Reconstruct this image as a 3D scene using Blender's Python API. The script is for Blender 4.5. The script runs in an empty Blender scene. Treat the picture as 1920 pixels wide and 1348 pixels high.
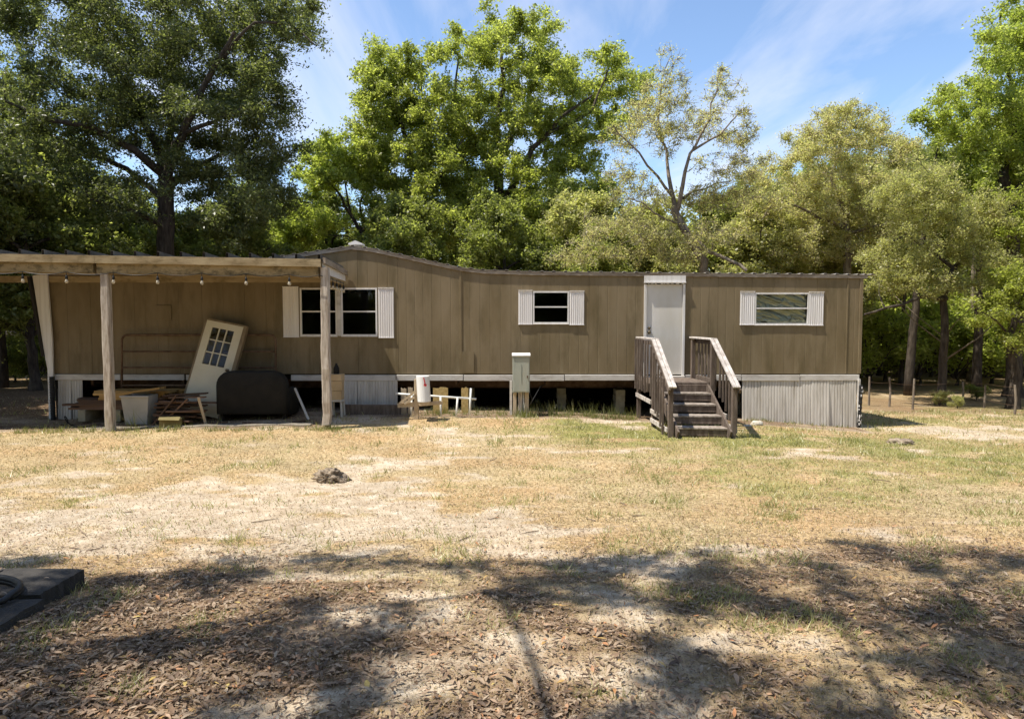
import bpy, math, random
import numpy as np
from mathutils import Vector, Matrix, Euler

# ------------------------------------------------------------------ camera
SC = bpy.context.scene
COL = SC.collection
F = 1300.0                       # focal length in pixels of the 1920 px wide photograph
PITCH = math.radians(3.26)       # looking slightly down
EYE = Vector((0.0, 0.0, 2.15))
cam_d = bpy.data.cameras.new('camera')
cam_d.sensor_width = 36.0
cam_d.lens = 36.0 * F / 1920.0
cam_d.clip_end = 2000.0
cam = bpy.data.objects.new('camera', cam_d)
cam.location = EYE
cam.rotation_euler = (math.pi / 2 - PITCH, 0, 0)
COL.objects.link(cam)
SC.camera = cam

# ------------------------------------------------------------------ light
TO_SUN = Vector((-1.50, -0.45, 3.30)).normalized()
SUN_EL = math.asin(TO_SUN.z)
SUN_ROT = math.atan2(TO_SUN.x, TO_SUN.y)
world = bpy.data.worlds.new('World')
SC.world = world
world.use_nodes = True
wn, wl = world.node_tree.nodes, world.node_tree.links
wn.clear()
wo = wn.new('ShaderNodeOutputWorld')
bg = wn.new('ShaderNodeBackground')
sky = wn.new('ShaderNodeTexSky')
sky.sky_type = 'NISHITA'
sky.sun_disc = False
sky.sun_elevation = SUN_EL
sky.sun_rotation = SUN_ROT
sky.air_density = 1.0
sky.dust_density = 0.2
sky.ozone_density = 3.5
bg.inputs['Strength'].default_value = 0.14
# thin cirrus: streaks on a plane high above the ground
tc = wn.new('ShaderNodeTexCoord')
sep = wn.new('ShaderNodeSeparateXYZ')
wl.new(tc.outputs['Generated'], sep.inputs[0])
zz = wn.new('ShaderNodeMath'); zz.operation = 'MAXIMUM'; zz.inputs[1].default_value = 0.06
wl.new(sep.outputs['Z'], zz.inputs[0])
dx = wn.new('ShaderNodeMath'); dx.operation = 'DIVIDE'
dy = wn.new('ShaderNodeMath'); dy.operation = 'DIVIDE'
wl.new(sep.outputs['X'], dx.inputs[0]); wl.new(zz.outputs[0], dx.inputs[1])
wl.new(sep.outputs['Y'], dy.inputs[0]); wl.new(zz.outputs[0], dy.inputs[1])
cmb = wn.new('ShaderNodeCombineXYZ')
wl.new(dx.outputs[0], cmb.inputs[0]); wl.new(dy.outputs[0], cmb.inputs[1])
mp = wn.new('ShaderNodeMapping')
mp.inputs['Rotation'].default_value = (0, 0, math.radians(28))
mp.inputs['Scale'].default_value = (1.3, 0.30, 1.0)
mp.inputs['Location'].default_value = (0.35, 0.2, 0)
wl.new(cmb.outputs[0], mp.inputs[0])
cn = wn.new('ShaderNodeTexNoise')
cn.inputs['Scale'].default_value = 1.3
cn.inputs['Detail'].default_value = 9.0
cn.inputs['Roughness'].default_value = 0.55
cn.inputs['Distortion'].default_value = 0.5
wl.new(mp.outputs[0], cn.inputs['Vector'])
cr = wn.new('ShaderNodeValToRGB')
cr.color_ramp.elements[0].position = 0.42
cr.color_ramp.elements[0].color = (0.02, 0.02, 0.02, 1)
cr.color_ramp.elements[1].position = 0.80
cr.color_ramp.elements[1].color = (0.9, 0.9, 0.9, 1)
wl.new(cn.outputs['Fac'], cr.inputs[0])
cm = wn.new('ShaderNodeMixRGB')
cm.inputs['Color2'].default_value = (4.6, 4.7, 5.3, 1)
wl.new(cr.outputs[0], cm.inputs['Fac'])
wl.new(sky.outputs[0], cm.inputs['Color1'])
wl.new(cm.outputs[0], bg.inputs['Color'])
wl.new(bg.outputs[0], wo.inputs[0])

sun_d = bpy.data.lights.new('sun', 'SUN')
sun_d.energy = 5.0
sun_d.angle = math.radians(0.53)
sun_d.color = (1.0, 0.94, 0.84)
sun = bpy.data.objects.new('sun', sun_d)
sun.rotation_euler = TO_SUN.to_track_quat('Z', 'Y').to_euler()
sun.location = (0, 0, 40)
COL.objects.link(sun)

SC.view_settings.view_transform = 'Standard'
SC.view_settings.look = 'None'
SC.view_settings.gamma = 1.0
SC.view_settings.use_curve_mapping = False
SC.view_settings.exposure = 0.70
SC.render.engine = 'CYCLES'
SC.cycles.max_bounces = 10
SC.cycles.diffuse_bounces = 6
SC.cycles.transparent_max_bounces = 16

# ------------------------------------------------------------------ helpers
rng = np.random.default_rng(7)
R = random.Random(11)
SP, CP = math.sin(PITCH), math.cos(PITCH)


def P(px, py, Y):
    """world point on the plane y = Y that the photograph shows at pixel (px, py)"""
    u = (px - 960.0) / F
    v = (674.0 - py) / F
    d = Vector((u, CP + v * SP, -SP + v * CP))
    return EYE + d * (Y / d.y)


def PX(px, Y, py=640):
    return P(px, py, Y).x


def PZ(py, Y):
    return P(960, py, Y).z


def sstep(a, b, x):
    t = np.clip((np.asarray(x, float) - a) / (b - a), 0, 1)
    return t * t * (3 - 2 * t)


_perm = np.random.default_rng(3).random((256, 256))


def vnoise(x, y):
    x = np.asarray(x, float); y = np.asarray(y, float)
    xi = np.floor(x).astype(int); yi = np.floor(y).astype(int)
    fx = x - xi; fy = y - yi
    fx = fx * fx * (3 - 2 * fx); fy = fy * fy * (3 - 2 * fy)
    g = lambda a, b: _perm[a % 256, b % 256]
    return (g(xi, yi) * (1 - fx) * (1 - fy) + g(xi + 1, yi) * fx * (1 - fy)
            + g(xi, yi + 1) * (1 - fx) * fy + g(xi + 1, yi + 1) * fx * fy)


def fbm(x, y, o=4):
    s, a, t = 0.0, 1.0, 0.0
    for k in range(o):
        s = s + a * vnoise(x * 2 ** k + 17.3 * k, y * 2 ** k + 9.1 * k)
        t += a
        a *= 0.55
    return s / t


def gz(x, y):
    """height of the ground"""
    x = np.asarray(x, float); y = np.asarray(y, float)
    z = 0.34 * (1 - sstep(3.2, 9.0, y))
    z = z - 0.20 * sstep(4.5, 8.0, x) * sstep(7, 14, y)
    z = z - 0.22 * sstep(15, 21, y) * sstep(5, 10, x)
    z = z + 0.17 * np.exp(-(((x + 2.5) / 5.2) ** 4) - ((y - 15.0) / 1.7) ** 2)
    z = z + 0.05 * (fbm(x * 0.7, y * 0.7, 3) - 0.5) + 0.022 * (fbm(x * 3.1, y * 3.1, 3) - 0.5)
    return z


def G(x, y):
    return float(gz(x, y))


def link(o):
    COL.objects.link(o)
    return o


def tag(o, label=None, cat=None, group=None, kind=None):
    if label: o['label'] = label
    if cat: o['category'] = cat
    if group: o['group'] = group
    if kind: o['kind'] = kind
    return o


def thing(name, label, cat, loc, group=None):
    o = bpy.data.objects.new(name, None)
    o.empty_display_size = 0.2
    o.location = loc
    link(o)
    return tag(o, label, cat, group)


def wloc(o):
    v = Vector((0, 0, 0))
    while o is not None:
        v = v + Vector(o.location)
        o = o.parent
    return v


class MB:
    """collects shapes given in world coordinates; build() makes ONE mesh object"""

    def __init__(self):
        self.v = []
        self.f = []
        self.smooth = False

    def add(self, verts, faces, M=None):
        n = len(self.v)
        for p in verts:
            p = Vector(p)
            if M is not None: p = M @ p
            self.v.append(tuple(p))
        self.f += [tuple(i + n for i in f) for f in faces]
        return self

    def box(self, c, s, rot=None, M=None, ch=0.0):
        """box with centre c, size s; ch = chamfer of the edges along its longest side"""
        hx, hy, hz = s[0] / 2, s[1] / 2, s[2] / 2
        T = Matrix.Translation(Vector(c))
        if rot is not None: T = T @ Euler(rot).to_matrix().to_4x4()
        if M is not None: T = M @ T
        if ch <= 0:
            vs = [(x, y, z) for x in (-hx, hx) for y in (-hy, hy) for z in (-hz, hz)]
            fs = [(0, 1, 3, 2), (4, 6, 7, 5), (0, 4, 5, 1), (2, 3, 7, 6), (0, 2, 6, 4), (1, 5, 7, 3)]
            return self.add(vs, fs, T)
        ax = max(range(3), key=lambda i: s[i])
        h = [hx, hy, hz]
        a, b = [i for i in range(3) if i != ax]
        ring = [(h[a] - ch, h[b]), (h[a], h[b] - ch), (h[a], -h[b] + ch), (h[a] - ch, -h[b]),
                (-h[a] + ch, -h[b]), (-h[a], -h[b] + ch), (-h[a], h[b] - ch), (-h[a] + ch, h[b])]
        vs = []
        for e in (-h[ax], h[ax]):
            for (p, q) in ring:
                w = [0, 0, 0]; w[ax] = e; w[a] = p; w[b] = q
                vs.append(tuple(w))
        fs = [(i, (i + 1) % 8, (i + 1) % 8 + 8, i + 8) for i in range(8)] + [tuple(range(7, -1, -1)), tuple(range(8, 16))]
        return self.add(vs, fs, T)

    def bar(self, a, b, w, t, up=(0, 0, 1), ch=0.0):
        """rectangular bar from a to b, w wide (sideways), t thick (along up)"""
        a, b = Vector(a), Vector(b)
        d = b - a
        z = d.normalized()
        x = z.cross(Vector(up))
        if x.length < 1e-5: x = Vector((1, 0, 0))
        x.normalize()
        y = x.cross(z)
        M = Matrix((x, y, z)).transposed().to_4x4()
        M.translation = (a + b) / 2
        return self.box((0, 0, 0), (w, t, d.length), M=M, ch=ch)

    def tube(self, pts, rad, n=8, cap=True):
        pts = [Vector(p) for p in pts]
        if not hasattr(rad, '__len__'): rad = [rad] * len(pts)
        base = len(self.v)
        prev = None
        for i, p in enumerate(pts):
            d = (pts[min(i + 1, len(pts) - 1)] - pts[max(i - 1, 0)]).normalized()
            if prev is None:
                x = d.orthogonal().normalized()
            else:
                x = (prev - d * prev.dot(d))
                x = x.normalized() if x.length > 1e-6 else d.orthogonal().normalized()
            prev = x
            y = d.cross(x)
            for k in range(n):
                t = 2 * math.pi * k / n
                self.v.append(tuple(p + (x * math.cos(t) + y * math.sin(t)) * rad[i]))
        for i in range(len(pts) - 1):
            for k in range(n):
                a = base + i * n + k; b = base + i * n + (k + 1) % n
                self.f.append((a, b, b + n, a + n))
        if cap:
            self.f.append(tuple(base + k for k in range(n - 1, -1, -1)))
            self.f.append(tuple(base + (len(pts) - 1) * n + k for k in range(n)))
        return self

    def lathe(self, c, prof, n=14, M=None):
        base = len(self.v)
        for (r, z) in prof:
            for k in range(n):
                t = 2 * math.pi * k / n
                p = Vector((r * math.cos(t), r * math.sin(t), z))
                if M is not None: p = M @ p
                self.v.append(tuple(p + Vector(c)))
        for i in range(len(prof) - 1):
            for k in range(n):
                a = base + i * n + k; b = base + i * n + (k + 1) % n
                self.f.append((a, b, b + n, a + n))
        self.f.append(tuple(base + k for k in range(n - 1, -1, -1)))
        self.f.append(tuple(base + (len(prof) - 1) * n + k for k in range(n)))
        return self

    def prism(self, poly, axis, d0, d1):
        """polygon in the plane across axis, extruded from d0 to d1"""
        n = len(poly)
        def put(p, d):
            if axis == 1: return (p[0], d, p[1])
            if axis == 0: return (d, p[0], p[1])
            return (p[0], p[1], d)
        vs = [put(p, d0) for p in poly] + [put(p, d1) for p in poly]
        fs = [tuple(range(n)), tuple(range(2 * n - 1, n - 1, -1))] + [(i + n, (i + 1) % n + n, (i + 1) % n, i) for i in range(n)]
        return self.add(vs, fs)

    def build(self, name, mat, parent=None, smooth=False, bevel=0.0):
        me = bpy.data.meshes.new(name)
        off = wloc(parent) if parent is not None else Vector((0, 0, 0))
        me.from_pydata([(a - off.x, b - off.y, c - off.z) for a, b, c in self.v], [], self.f)
        import bmesh
        bm = bmesh.new(); bm.from_mesh(me)
        bmesh.ops.recalc_face_normals(bm, faces=bm.faces)
        if bevel > 0:
            bmesh.ops.bevel(bm, geom=list(bm.edges), offset=bevel, segments=2, affect='EDGES', clamp_overlap=True)
        bm.to_mesh(me); bm.free()
        me.materials.append(mat)
        if smooth:
            me.polygons.foreach_set('use_smooth', [True] * len(me.polygons))
        o = bpy.data.objects.new(name, me)
        if parent is not None: o.parent = parent
        return link(o)


def np_mesh(name, V, Fc, mat, parent=None, attrs=None, smooth=False, mats=None, fmat=None):
    """fast mesh from arrays; Fc has a fixed number of corners per face"""
    me = bpy.data.meshes.new(name)
    V = np.asarray(V, np.float32); Fc = np.asarray(Fc, np.int32)
    nf, k = Fc.shape
    me.vertices.add(len(V)); me.vertices.foreach_set('co', V.ravel())
    me.loops.add(nf * k); me.loops.foreach_set('vertex_index', Fc.ravel())
    me.polygons.add(nf)
    me.polygons.foreach_set('loop_start', np.arange(0, nf * k, k, dtype=np.int32))
    me.polygons.foreach_set('loop_total', np.full(nf, k, np.int32))
    if smooth: me.polygons.foreach_set('use_smooth', np.ones(nf, bool))
    for m in (mats or [mat]): me.materials.append(m)
    if fmat is not None: me.polygons.foreach_set('material_index', np.asarray(fmat, np.int32))
    me.update(calc_edges=True)
    for nm, arr in (attrs or {}).items():
        at = me.attributes.new(nm, 'FLOAT', 'POINT')
        at.data.foreach_set('value', np.asarray(arr, np.float32))
    o = bpy.data.objects.new(name, me)
    if parent is not None: o.parent = parent
    return link(o)


def copy_tree(o, parent=None):
    c = o.copy()
    link(c)
    c.parent = parent
    for ch in list(o.children): copy_tree(ch, c)
    return c


# ------------------------------------------------------------------ materials
def new_mat(name):
    m = bpy.data.materials.new(name)
    m.use_nodes = True
    nt = m.node_tree
    nt.nodes.clear()
    out = nt.nodes.new('ShaderNodeOutputMaterial')
    return m, nt.nodes, nt.links, out


def ramp(N, stops):
    r = N.new('ShaderNodeValToRGB')
    e = r.color_ramp.elements
    while len(e) < len(stops): e.new(0.5)
    for i, (p, c) in enumerate(stops):
        e[i].position = p
        e[i].color = (*c, 1) if len(c) == 3 else c
    return r


def mixrgb(N, L, fac, a, b, mode='MIX'):
    m = N.new('ShaderNodeMixRGB')
    m.blend_type = mode
    for sock, val in ((m.inputs[0], fac), (m.inputs[1], a), (m.inputs[2], b)):
        if isinstance(val, (int, float)): sock.default_value = val
        elif isinstance(val, tuple): sock.default_value = (*val, 1)
        else: L.new(val, sock)
    return m.outputs[0]


def noise(N, L, vec, scale, detail=6, rough=0.6, dist=0.0, stretch=None):
    if stretch is not None:
        mpn = N.new('ShaderNodeMapping')
        mpn.inputs['Scale'].default_value = stretch
        L.new(vec, mpn.inputs[0])
        vec = mpn.outputs[0]
    n = N.new('ShaderNodeTexNoise')
    n.inputs['Scale'].default_value = scale
    n.inputs['Detail'].default_value = detail
    n.inputs['Roughness'].default_value = rough
    n.inputs['Distortion'].default_value = dist
    L.new(vec, n.inputs['Vector'])
    return n.outputs['Fac']


def surf(name, c1, c2, rough=0.7, scale=3.0, stretch=(1, 1, 1), dirt=None, dirt_scale=1.2, dirt_amt=0.5, fine=30.0,
         bump=0.15, metal=0.0, spec=0.3, obj_space=False, lo=0.35, hi=0.65, island=0.0, dirt_stretch=None):
    m, N, L, out = new_mat(name)
    if obj_space:
        t = N.new('ShaderNodeTexCoord'); vec = t.outputs['Object']
    else:
        t = N.new('ShaderNodeNewGeometry'); vec = t.outputs['Position']
    n1 = noise(N, L, vec, scale, stretch=stretch)
    r = ramp(N, [(lo, c1), (hi, c2)])
    L.new(n1, r.inputs[0])
    colr = r.outputs[0]
    if dirt is not None:
        n2 = noise(N, L, vec, dirt_scale, detail=8, rough=0.68, stretch=dirt_stretch or stretch)
        r2 = ramp(N, [(0.48, (0, 0, 0)), (0.72, (dirt_amt,) * 3)])
        L.new(n2, r2.inputs[0])
        colr = mixrgb(N, L, r2.outputs[0], colr, dirt)
    if island:
        oi = N.new('ShaderNodeObjectInfo')
        hsv = N.new('ShaderNodeHueSaturation')
        mr = N.new('ShaderNodeMapRange')
        mr.inputs['To Min'].default_value = 1 - island; mr.inputs['To Max'].default_value = 1 + island
        L.new(oi.outputs['Random'], mr.inputs[0]); L.new(mr.outputs[0], hsv.inputs['Value'])
        L.new(colr, hsv.inputs['Color']); colr = hsv.outputs[0]
    b = N.new('ShaderNodeBsdfPrincipled')
    L.new(colr, b.inputs['Base Color'])
    b.inputs['Roughness'].default_value = rough
    b.inputs['Metallic'].default_value = metal
    b.inputs['Specular IOR Level'].default_value = spec
    if bump:
        n3 = noise(N, L, vec, fine, detail=4, stretch=stretch)
        bp = N.new('ShaderNodeBump')
        bp.inputs['Strength'].default_value = bump
        bp.inputs['Distance'].default_value = 0.02
        L.new(n3, bp.inputs['Height'])
        L.new(bp.outputs[0], b.inputs['Normal'])
    L.new(b.outputs[0], out.inputs[0])
    return m


def leaf_mat(name, dark, light, tint=None, trans=0.45, scale=0.8):
    """foliage: colour changes from leaf to leaf and slowly through the crown; light passes through the blades"""
    m, N, L, out = new_mat(name)
    g = N.new('ShaderNodeNewGeometry')
    n1 = noise(N, L, g.outputs['Position'], scale, detail=3)
    a = N.new('ShaderNodeMath'); a.operation = 'MULTIPLY_ADD'
    L.new(g.outputs['Random Per Island'], a.inputs[0]); a.inputs[1].default_value = 0.55
    s = N.new('ShaderNodeMath'); s.operation = 'MULTIPLY_ADD'
    L.new(n1, s.inputs[0]); s.inputs[1].default_value = 1.5; s.inputs[2].default_value = -0.52
    L.new(s.outputs[0], a.inputs[2])
    mid = tuple((x + y) / 2 for x, y in zip(dark, light))
    r = ramp(N, [(0.05, dark), (0.5, mid), (0.95, light)])
    L.new(a.outputs[0], r.inputs[0])
    colr = r.outputs[0]
    if tint is not None:
        r2 = ramp(N, [(0.80, (0, 0, 0)), (0.90, (1, 1, 1))])
        L.new(g.outputs['Random Per Island'], r2.inputs[0])
        colr = mixrgb(N, L, r2.outputs[0], colr, tint)
    d = N.new('ShaderNodeBsdfPrincipled')
    d.inputs['Roughness'].default_value = 0.42
    d.inputs['Specular IOR Level'].default_value = 0.5
    L.new(colr, d.inputs['Base Color'])
    tr = N.new('ShaderNodeBsdfTranslucent')
    bright = mixrgb(N, L, 1.0, colr, (1.6, 1.75, 1.0), 'MULTIPLY')
    L.new(bright, tr.inputs['Color'])
    mx = N.new('ShaderNodeMixShader'); mx.inputs[0].default_value = trans
    L.new(d.outputs[0], mx.inputs[1]); L.new(tr.outputs[0], mx.inputs[2])
    L.new(mx.outputs[0], out.inputs[0])
    return m


V_ST = (9.0, 9.0, 0.35)
M = {}


def siding_mat():
    """weathered tan paint: mottled, with mildew, pale runs on the lower half and fine vertical scoring"""
    m, N, L, out = new_mat('siding')
    g = N.new('ShaderNodeNewGeometry'); pos = g.outputs['Position']
    n1 = noise(N, L, pos, 1.3, stretch=(1.6, 1.6, 0.45))
    r = ramp(N, [(0.33, (0.158, 0.118, 0.061)), (0.67, (0.222, 0.172, 0.103))]); L.new(n1, r.inputs[0])
    n2 = noise(N, L, pos, 1.1, 8, 0.68, stretch=(2.6, 2.6, 0.55))
    r2 = ramp(N, [(0.50, (0, 0, 0)), (0.72, (0.7, 0.7, 0.7))]); L.new(n2, r2.inputs[0])
    c = mixrgb(N, L, r2.outputs[0], r.outputs[0], (0.080, 0.063, 0.027))
    n3 = noise(N, L, pos, 1.0, 7, 0.6, stretch=(9.0, 9.0, 0.8))
    r3 = ramp(N, [(0.56, (0, 0, 0)), (0.74, (0.75, 0.75, 0.75))]); L.new(n3, r3.inputs[0])
    sp = N.new('ShaderNodeSeparateXYZ'); L.new(pos, sp.inputs[0])
    mr = N.new('ShaderNodeMapRange'); mr.inputs['From Min'].default_value = 2.3; mr.inputs['From Max'].default_value = 1.2
    L.new(sp.outputs['Z'], mr.inputs[0])
    k = mixrgb(N, L, 1.0, r3.outputs[0], mr.outputs[0], 'MULTIPLY')
    c = mixrgb(N, L, k, c, (0.27, 0.222, 0.14))
    n4 = noise(N, L, pos, 1.0, 5, 0.7, stretch=(30, 30, 6.0))
    r4 = ramp(N, [(0.66, (0, 0, 0)), (0.74, (0.55, 0.55, 0.55))]); L.new(n4, r4.inputs[0])
    c = mixrgb(N, L, r4.outputs[0], c, (0.085, 0.065, 0.034))
    b = N.new('ShaderNodeBsdfPrincipled'); b.inputs['Roughness'].default_value = 0.6; b.inputs['Specular IOR Level'].default_value = 0.25
    L.new(c, b.inputs['Base Color'])
    n5 = noise(N, L, pos, 1.0, 5, 0.6, stretch=(70, 70, 1.2))
    bp = N.new('ShaderNodeBump'); bp.inputs['Strength'].default_value = 0.12; bp.inputs['Distance'].default_value = 0.01
    L.new(n5, bp.inputs['Height']); L.new(bp.outputs[0], b.inputs['Normal'])
    L.new(b.outputs[0], out.inputs[0])
    return m


M['siding'] = siding_mat()
M['white_metal'] = surf('white_metal', (0.66, 0.64, 0.62), (0.75, 0.73, 0.70), 0.5, 2, V_ST, (0.42, 0.38, 0.30), 1.6, 0.5, 40, 0.03)
M['shutter'] = surf('shutter', (0.70, 0.67, 0.65), (0.78, 0.75, 0.73), 0.5, 2, V_ST, (0.55, 0.50, 0.42), 1.6, 0.35, 40, 0.03)
M['trim'] = surf('trim', (0.50, 0.47, 0.43), (0.64, 0.61, 0.56), 0.6, 1.4, (1, 1, 3), (0.24, 0.20, 0.15), 2.2, 0.7, 40, 0.05)
M['skirting'] = surf('skirting', (0.50, 0.465, 0.41), (0.63, 0.595, 0.535), 0.55, 1.6, (6, 6, 0.5), (0.27, 0.23, 0.17), 1.5, 0.75, 40, 0.04)
M['roof'] = surf('roof', (0.30, 0.27, 0.23), (0.44, 0.41, 0.37), 0.5, 2, (1, 1, 1), (0.12, 0.09, 0.05), 2.5, 0.8, 20, 0.1, metal=0.3)
M['dark_pan'] = surf('dark_pan', (0.075, 0.07, 0.062), (0.15, 0.14, 0.125), 0.6, 2, (1, 1, 1), (0.05, 0.035, 0.02), 2.5, 0.8, 20, 0.1)  # darkened so the underside bounces less light onto the porch wall
M['roof_edge'] = surf('roof_edge', (0.22, 0.17, 0.12), (0.38, 0.33, 0.27), 0.5, 2.5, (0.6, 1, 4), (0.11, 0.08, 0.05), 3.0, 0.9, 40, 0.05)
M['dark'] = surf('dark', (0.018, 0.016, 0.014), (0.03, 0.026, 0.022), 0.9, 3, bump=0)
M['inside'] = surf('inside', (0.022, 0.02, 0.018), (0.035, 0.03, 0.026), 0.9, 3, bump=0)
M['door'] = surf('door', (0.58, 0.555, 0.51), (0.66, 0.635, 0.59), 0.5, 1.3, (1.5, 1.5, 0.5), (0.50, 0.46, 0.36), 0.9, 0.6, 40, 0.02)
M['door_wood'] = surf('door_wood', (0.19, 0.14, 0.08), (0.26, 0.20, 0.12), 0.7, 3, (6, 6, 0.6))
M['old_door'] = surf('old_door', (0.60, 0.54, 0.38), (0.66, 0.60, 0.44), 0.5, 2, bump=0.02)
M['brass'] = surf('brass', (0.10, 0.08, 0.05), (0.18, 0.14, 0.09), 0.35, 8, metal=0.8, bump=0)
M['fascia'] = surf('fascia', (0.27, 0.20, 0.105), (0.41, 0.325, 0.19), 0.75, 1.4, (1.0, 1, 6), (0.12, 0.085, 0.03), 3.5, 0.9, 30, 0.2, dirt_stretch=(1, 1, 2))
M['fascia_moss'] = surf('fascia_moss', (0.25, 0.18, 0.08), (0.37, 0.28, 0.145), 0.8, 1.6, (1.2, 1, 5), (0.04, 0.032, 0.013), 4.2, 1.0, 30, 0.2, dirt_stretch=(1.4, 1, 2.2))
M['post_wood'] = surf('post_wood', (0.36, 0.30, 0.235), (0.58, 0.52, 0.44), 0.8, 4, (6, 6, 0.8), (0.14, 0.09, 0.06), 3.0, 0.8, 40, 0.35)
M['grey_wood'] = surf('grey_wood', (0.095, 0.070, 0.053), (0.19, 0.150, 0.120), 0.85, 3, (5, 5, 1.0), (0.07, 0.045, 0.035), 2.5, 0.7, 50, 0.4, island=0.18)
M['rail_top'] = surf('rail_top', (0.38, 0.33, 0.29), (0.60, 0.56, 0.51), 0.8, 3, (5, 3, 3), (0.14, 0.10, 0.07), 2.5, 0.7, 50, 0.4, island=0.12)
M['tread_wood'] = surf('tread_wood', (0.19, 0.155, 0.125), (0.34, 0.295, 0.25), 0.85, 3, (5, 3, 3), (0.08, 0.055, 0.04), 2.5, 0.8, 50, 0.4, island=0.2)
M['plank'] = surf('plank', (0.32, 0.185, 0.055), (0.44, 0.275, 0.095), 0.7, 2, (1, 6, 6), (0.22, 0.13, 0.05), 2.0, 0.5, 40, 0.1, island=0.25)
M['old_plank'] = surf('old_plank', (0.10, 0.055, 0.032), (0.17, 0.10, 0.06), 0.8, 2, (1, 6, 6), (0.04, 0.025, 0.02), 2.0, 0.7, 40, 0.2, island=0.35)
M['white_plastic'] = surf('white_plastic', (0.38, 0.355, 0.31), (0.48, 0.455, 0.40), 0.45, 2, bump=0, dirt=(0.40, 0.36, 0.30), dirt_amt=0.4)
M['cardboard'] = surf('cardboard', (0.40, 0.29, 0.16), (0.50, 0.38, 0.23), 0.85, 3)
M['yellow_card'] = surf('yellow_card', (0.13, 0.105, 0.04), (0.20, 0.16, 0.065), 0.8, 4)
M['sofa'] = surf('sofa', (0.010, 0.009, 0.007), (0.018, 0.016, 0.012), 0.85, 4, fine=120, bump=0.2)
M['rust'] = surf('rust', (0.09, 0.05, 0.03), (0.20, 0.13, 0.08), 0.6, 6, metal=0.4)
M['grey_box'] = surf('grey_box', (0.33, 0.35, 0.30), (0.45, 0.46, 0.40), 0.5, 2, (4, 4, 0.6), (0.26, 0.22, 0.14), 2.0, 0.6, 40, 0.05, metal=0.2)
M['mailbox'] = surf('mailbox', (0.72, 0.72, 0.70), (0.78, 0.78, 0.76), 0.4, 2, bump=0, dirt=(0.5, 0.46, 0.40), dirt_amt=0.3)
M['red'] = surf('red', (0.45, 0.02, 0.03), (0.55, 0.04, 0.05), 0.5, 4, bump=0)
M['pale_wood'] = surf('pale_wood', (0.40, 0.31, 0.20), (0.56, 0.46, 0.32), 0.8, 3, (3, 3, 3), (0.2, 0.13, 0.08), 3.0, 0.5)
M['osb'] = surf('osb', (0.36, 0.24, 0.08), (0.56, 0.42, 0.18), 0.8, 18, fine=60, bump=0.2)
M['pvc'] = surf('pvc', (0.66, 0.66, 0.62), (0.74, 0.74, 0.70), 0.4, 5, bump=0)
M['black'] = surf('black', (0.012, 0.012, 0.012), (0.022, 0.022, 0.022), 0.5, 5, bump=0)
M['block'] = surf('block', (0.24, 0.21, 0.14), (0.33, 0.30, 0.21), 0.9, 8, fine=90, bump=0.3)
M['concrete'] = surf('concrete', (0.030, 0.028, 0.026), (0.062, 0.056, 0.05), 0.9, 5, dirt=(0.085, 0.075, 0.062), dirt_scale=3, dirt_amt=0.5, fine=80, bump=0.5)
M['pale_concrete'] = surf('pale_concrete', (0.16, 0.135, 0.105), (0.27, 0.235, 0.185), 0.9, 5, dirt=(0.12, 0.10, 0.07), dirt_scale=2, dirt_amt=0.7, fine=80, bump=0.4)
M['rock'] = surf('rock', (0.16, 0.122, 0.086), (0.40, 0.32, 0.235), 0.95, 14, dirt=(0.05, 0.035, 0.025), dirt_scale=8, dirt_amt=0.9, fine=60, bump=0.8)
M['pale_rock'] = surf('pale_rock', (0.42, 0.38, 0.31), (0.60, 0.56, 0.48), 0.9, 9, dirt=(0.2, 0.16, 0.1), dirt_scale=5, dirt_amt=0.7, fine=60, bump=0.5)
M['bark'] = surf('bark', (0.032, 0.024, 0.018), (0.095, 0.076, 0.058), 0.95, 3.0, (4, 4, 0.9), fine=14, bump=0.8)
M['pale_bark'] = surf('pale_bark', (0.12, 0.092, 0.066), (0.27, 0.225, 0.175), 0.95, 3.0, (4, 4, 0.9), fine=14, bump=0.7)
M['stick'] = surf('stick', (0.10, 0.07, 0.05), (0.20, 0.15, 0.11), 0.9, 9)

M['leaf_oak'] = leaf_mat('leaf_oak', (0.074, 0.084, 0.032), (0.155, 0.172, 0.062), (0.23, 0.24, 0.10), trans=0.48)
M['leaf_gum'] = leaf_mat('leaf_gum', (0.185, 0.202, 0.048), (0.34, 0.355, 0.088), (0.42, 0.42, 0.14), trans=0.62)
M['leaf_lime'] = leaf_mat('leaf_lime', (0.225, 0.25, 0.058), (0.36, 0.385, 0.095), (0.42, 0.43, 0.145), trans=0.64)
M['leaf_tan'] = leaf_mat('leaf_tan', (0.34, 0.315, 0.15), (0.51, 0.47, 0.26), (0.55, 0.44, 0.29), trans=0.58)
M['leaf_olive'] = leaf_mat('leaf_olive', (0.27, 0.265, 0.115), (0.43, 0.41, 0.19), (0.47, 0.41, 0.22), trans=0.58)
M['leaf_forest'] = leaf_mat('leaf_forest', (0.130, 0.146, 0.042), (0.265, 0.28, 0.082), (0.34, 0.34, 0.13), trans=0.60)


def glass_mat():
    m, N, L, out = new_mat('window_glass')
    tr = N.new('ShaderNodeBsdfTransparent'); tr.inputs[0].default_value = (0.80, 0.82, 0.80, 1)
    gl = N.new('ShaderNodeBsdfGlossy'); gl.inputs['Roughness'].default_value = 0.03
    gl.inputs[0].default_value = (0.9, 0.92, 0.95, 1)
    fr = N.new('ShaderNodeFresnel'); fr.inputs[0].default_value = 1.28
    mx = N.new('ShaderNodeMixShader')
    L.new(fr.outputs[0], mx.inputs[0]); L.new(tr.outputs[0], mx.inputs[1]); L.new(gl.outputs[0], mx.inputs[2])
    L.new(mx.outputs[0], out.inputs[0])
    return m


M['glass'] = glass_mat()


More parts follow.
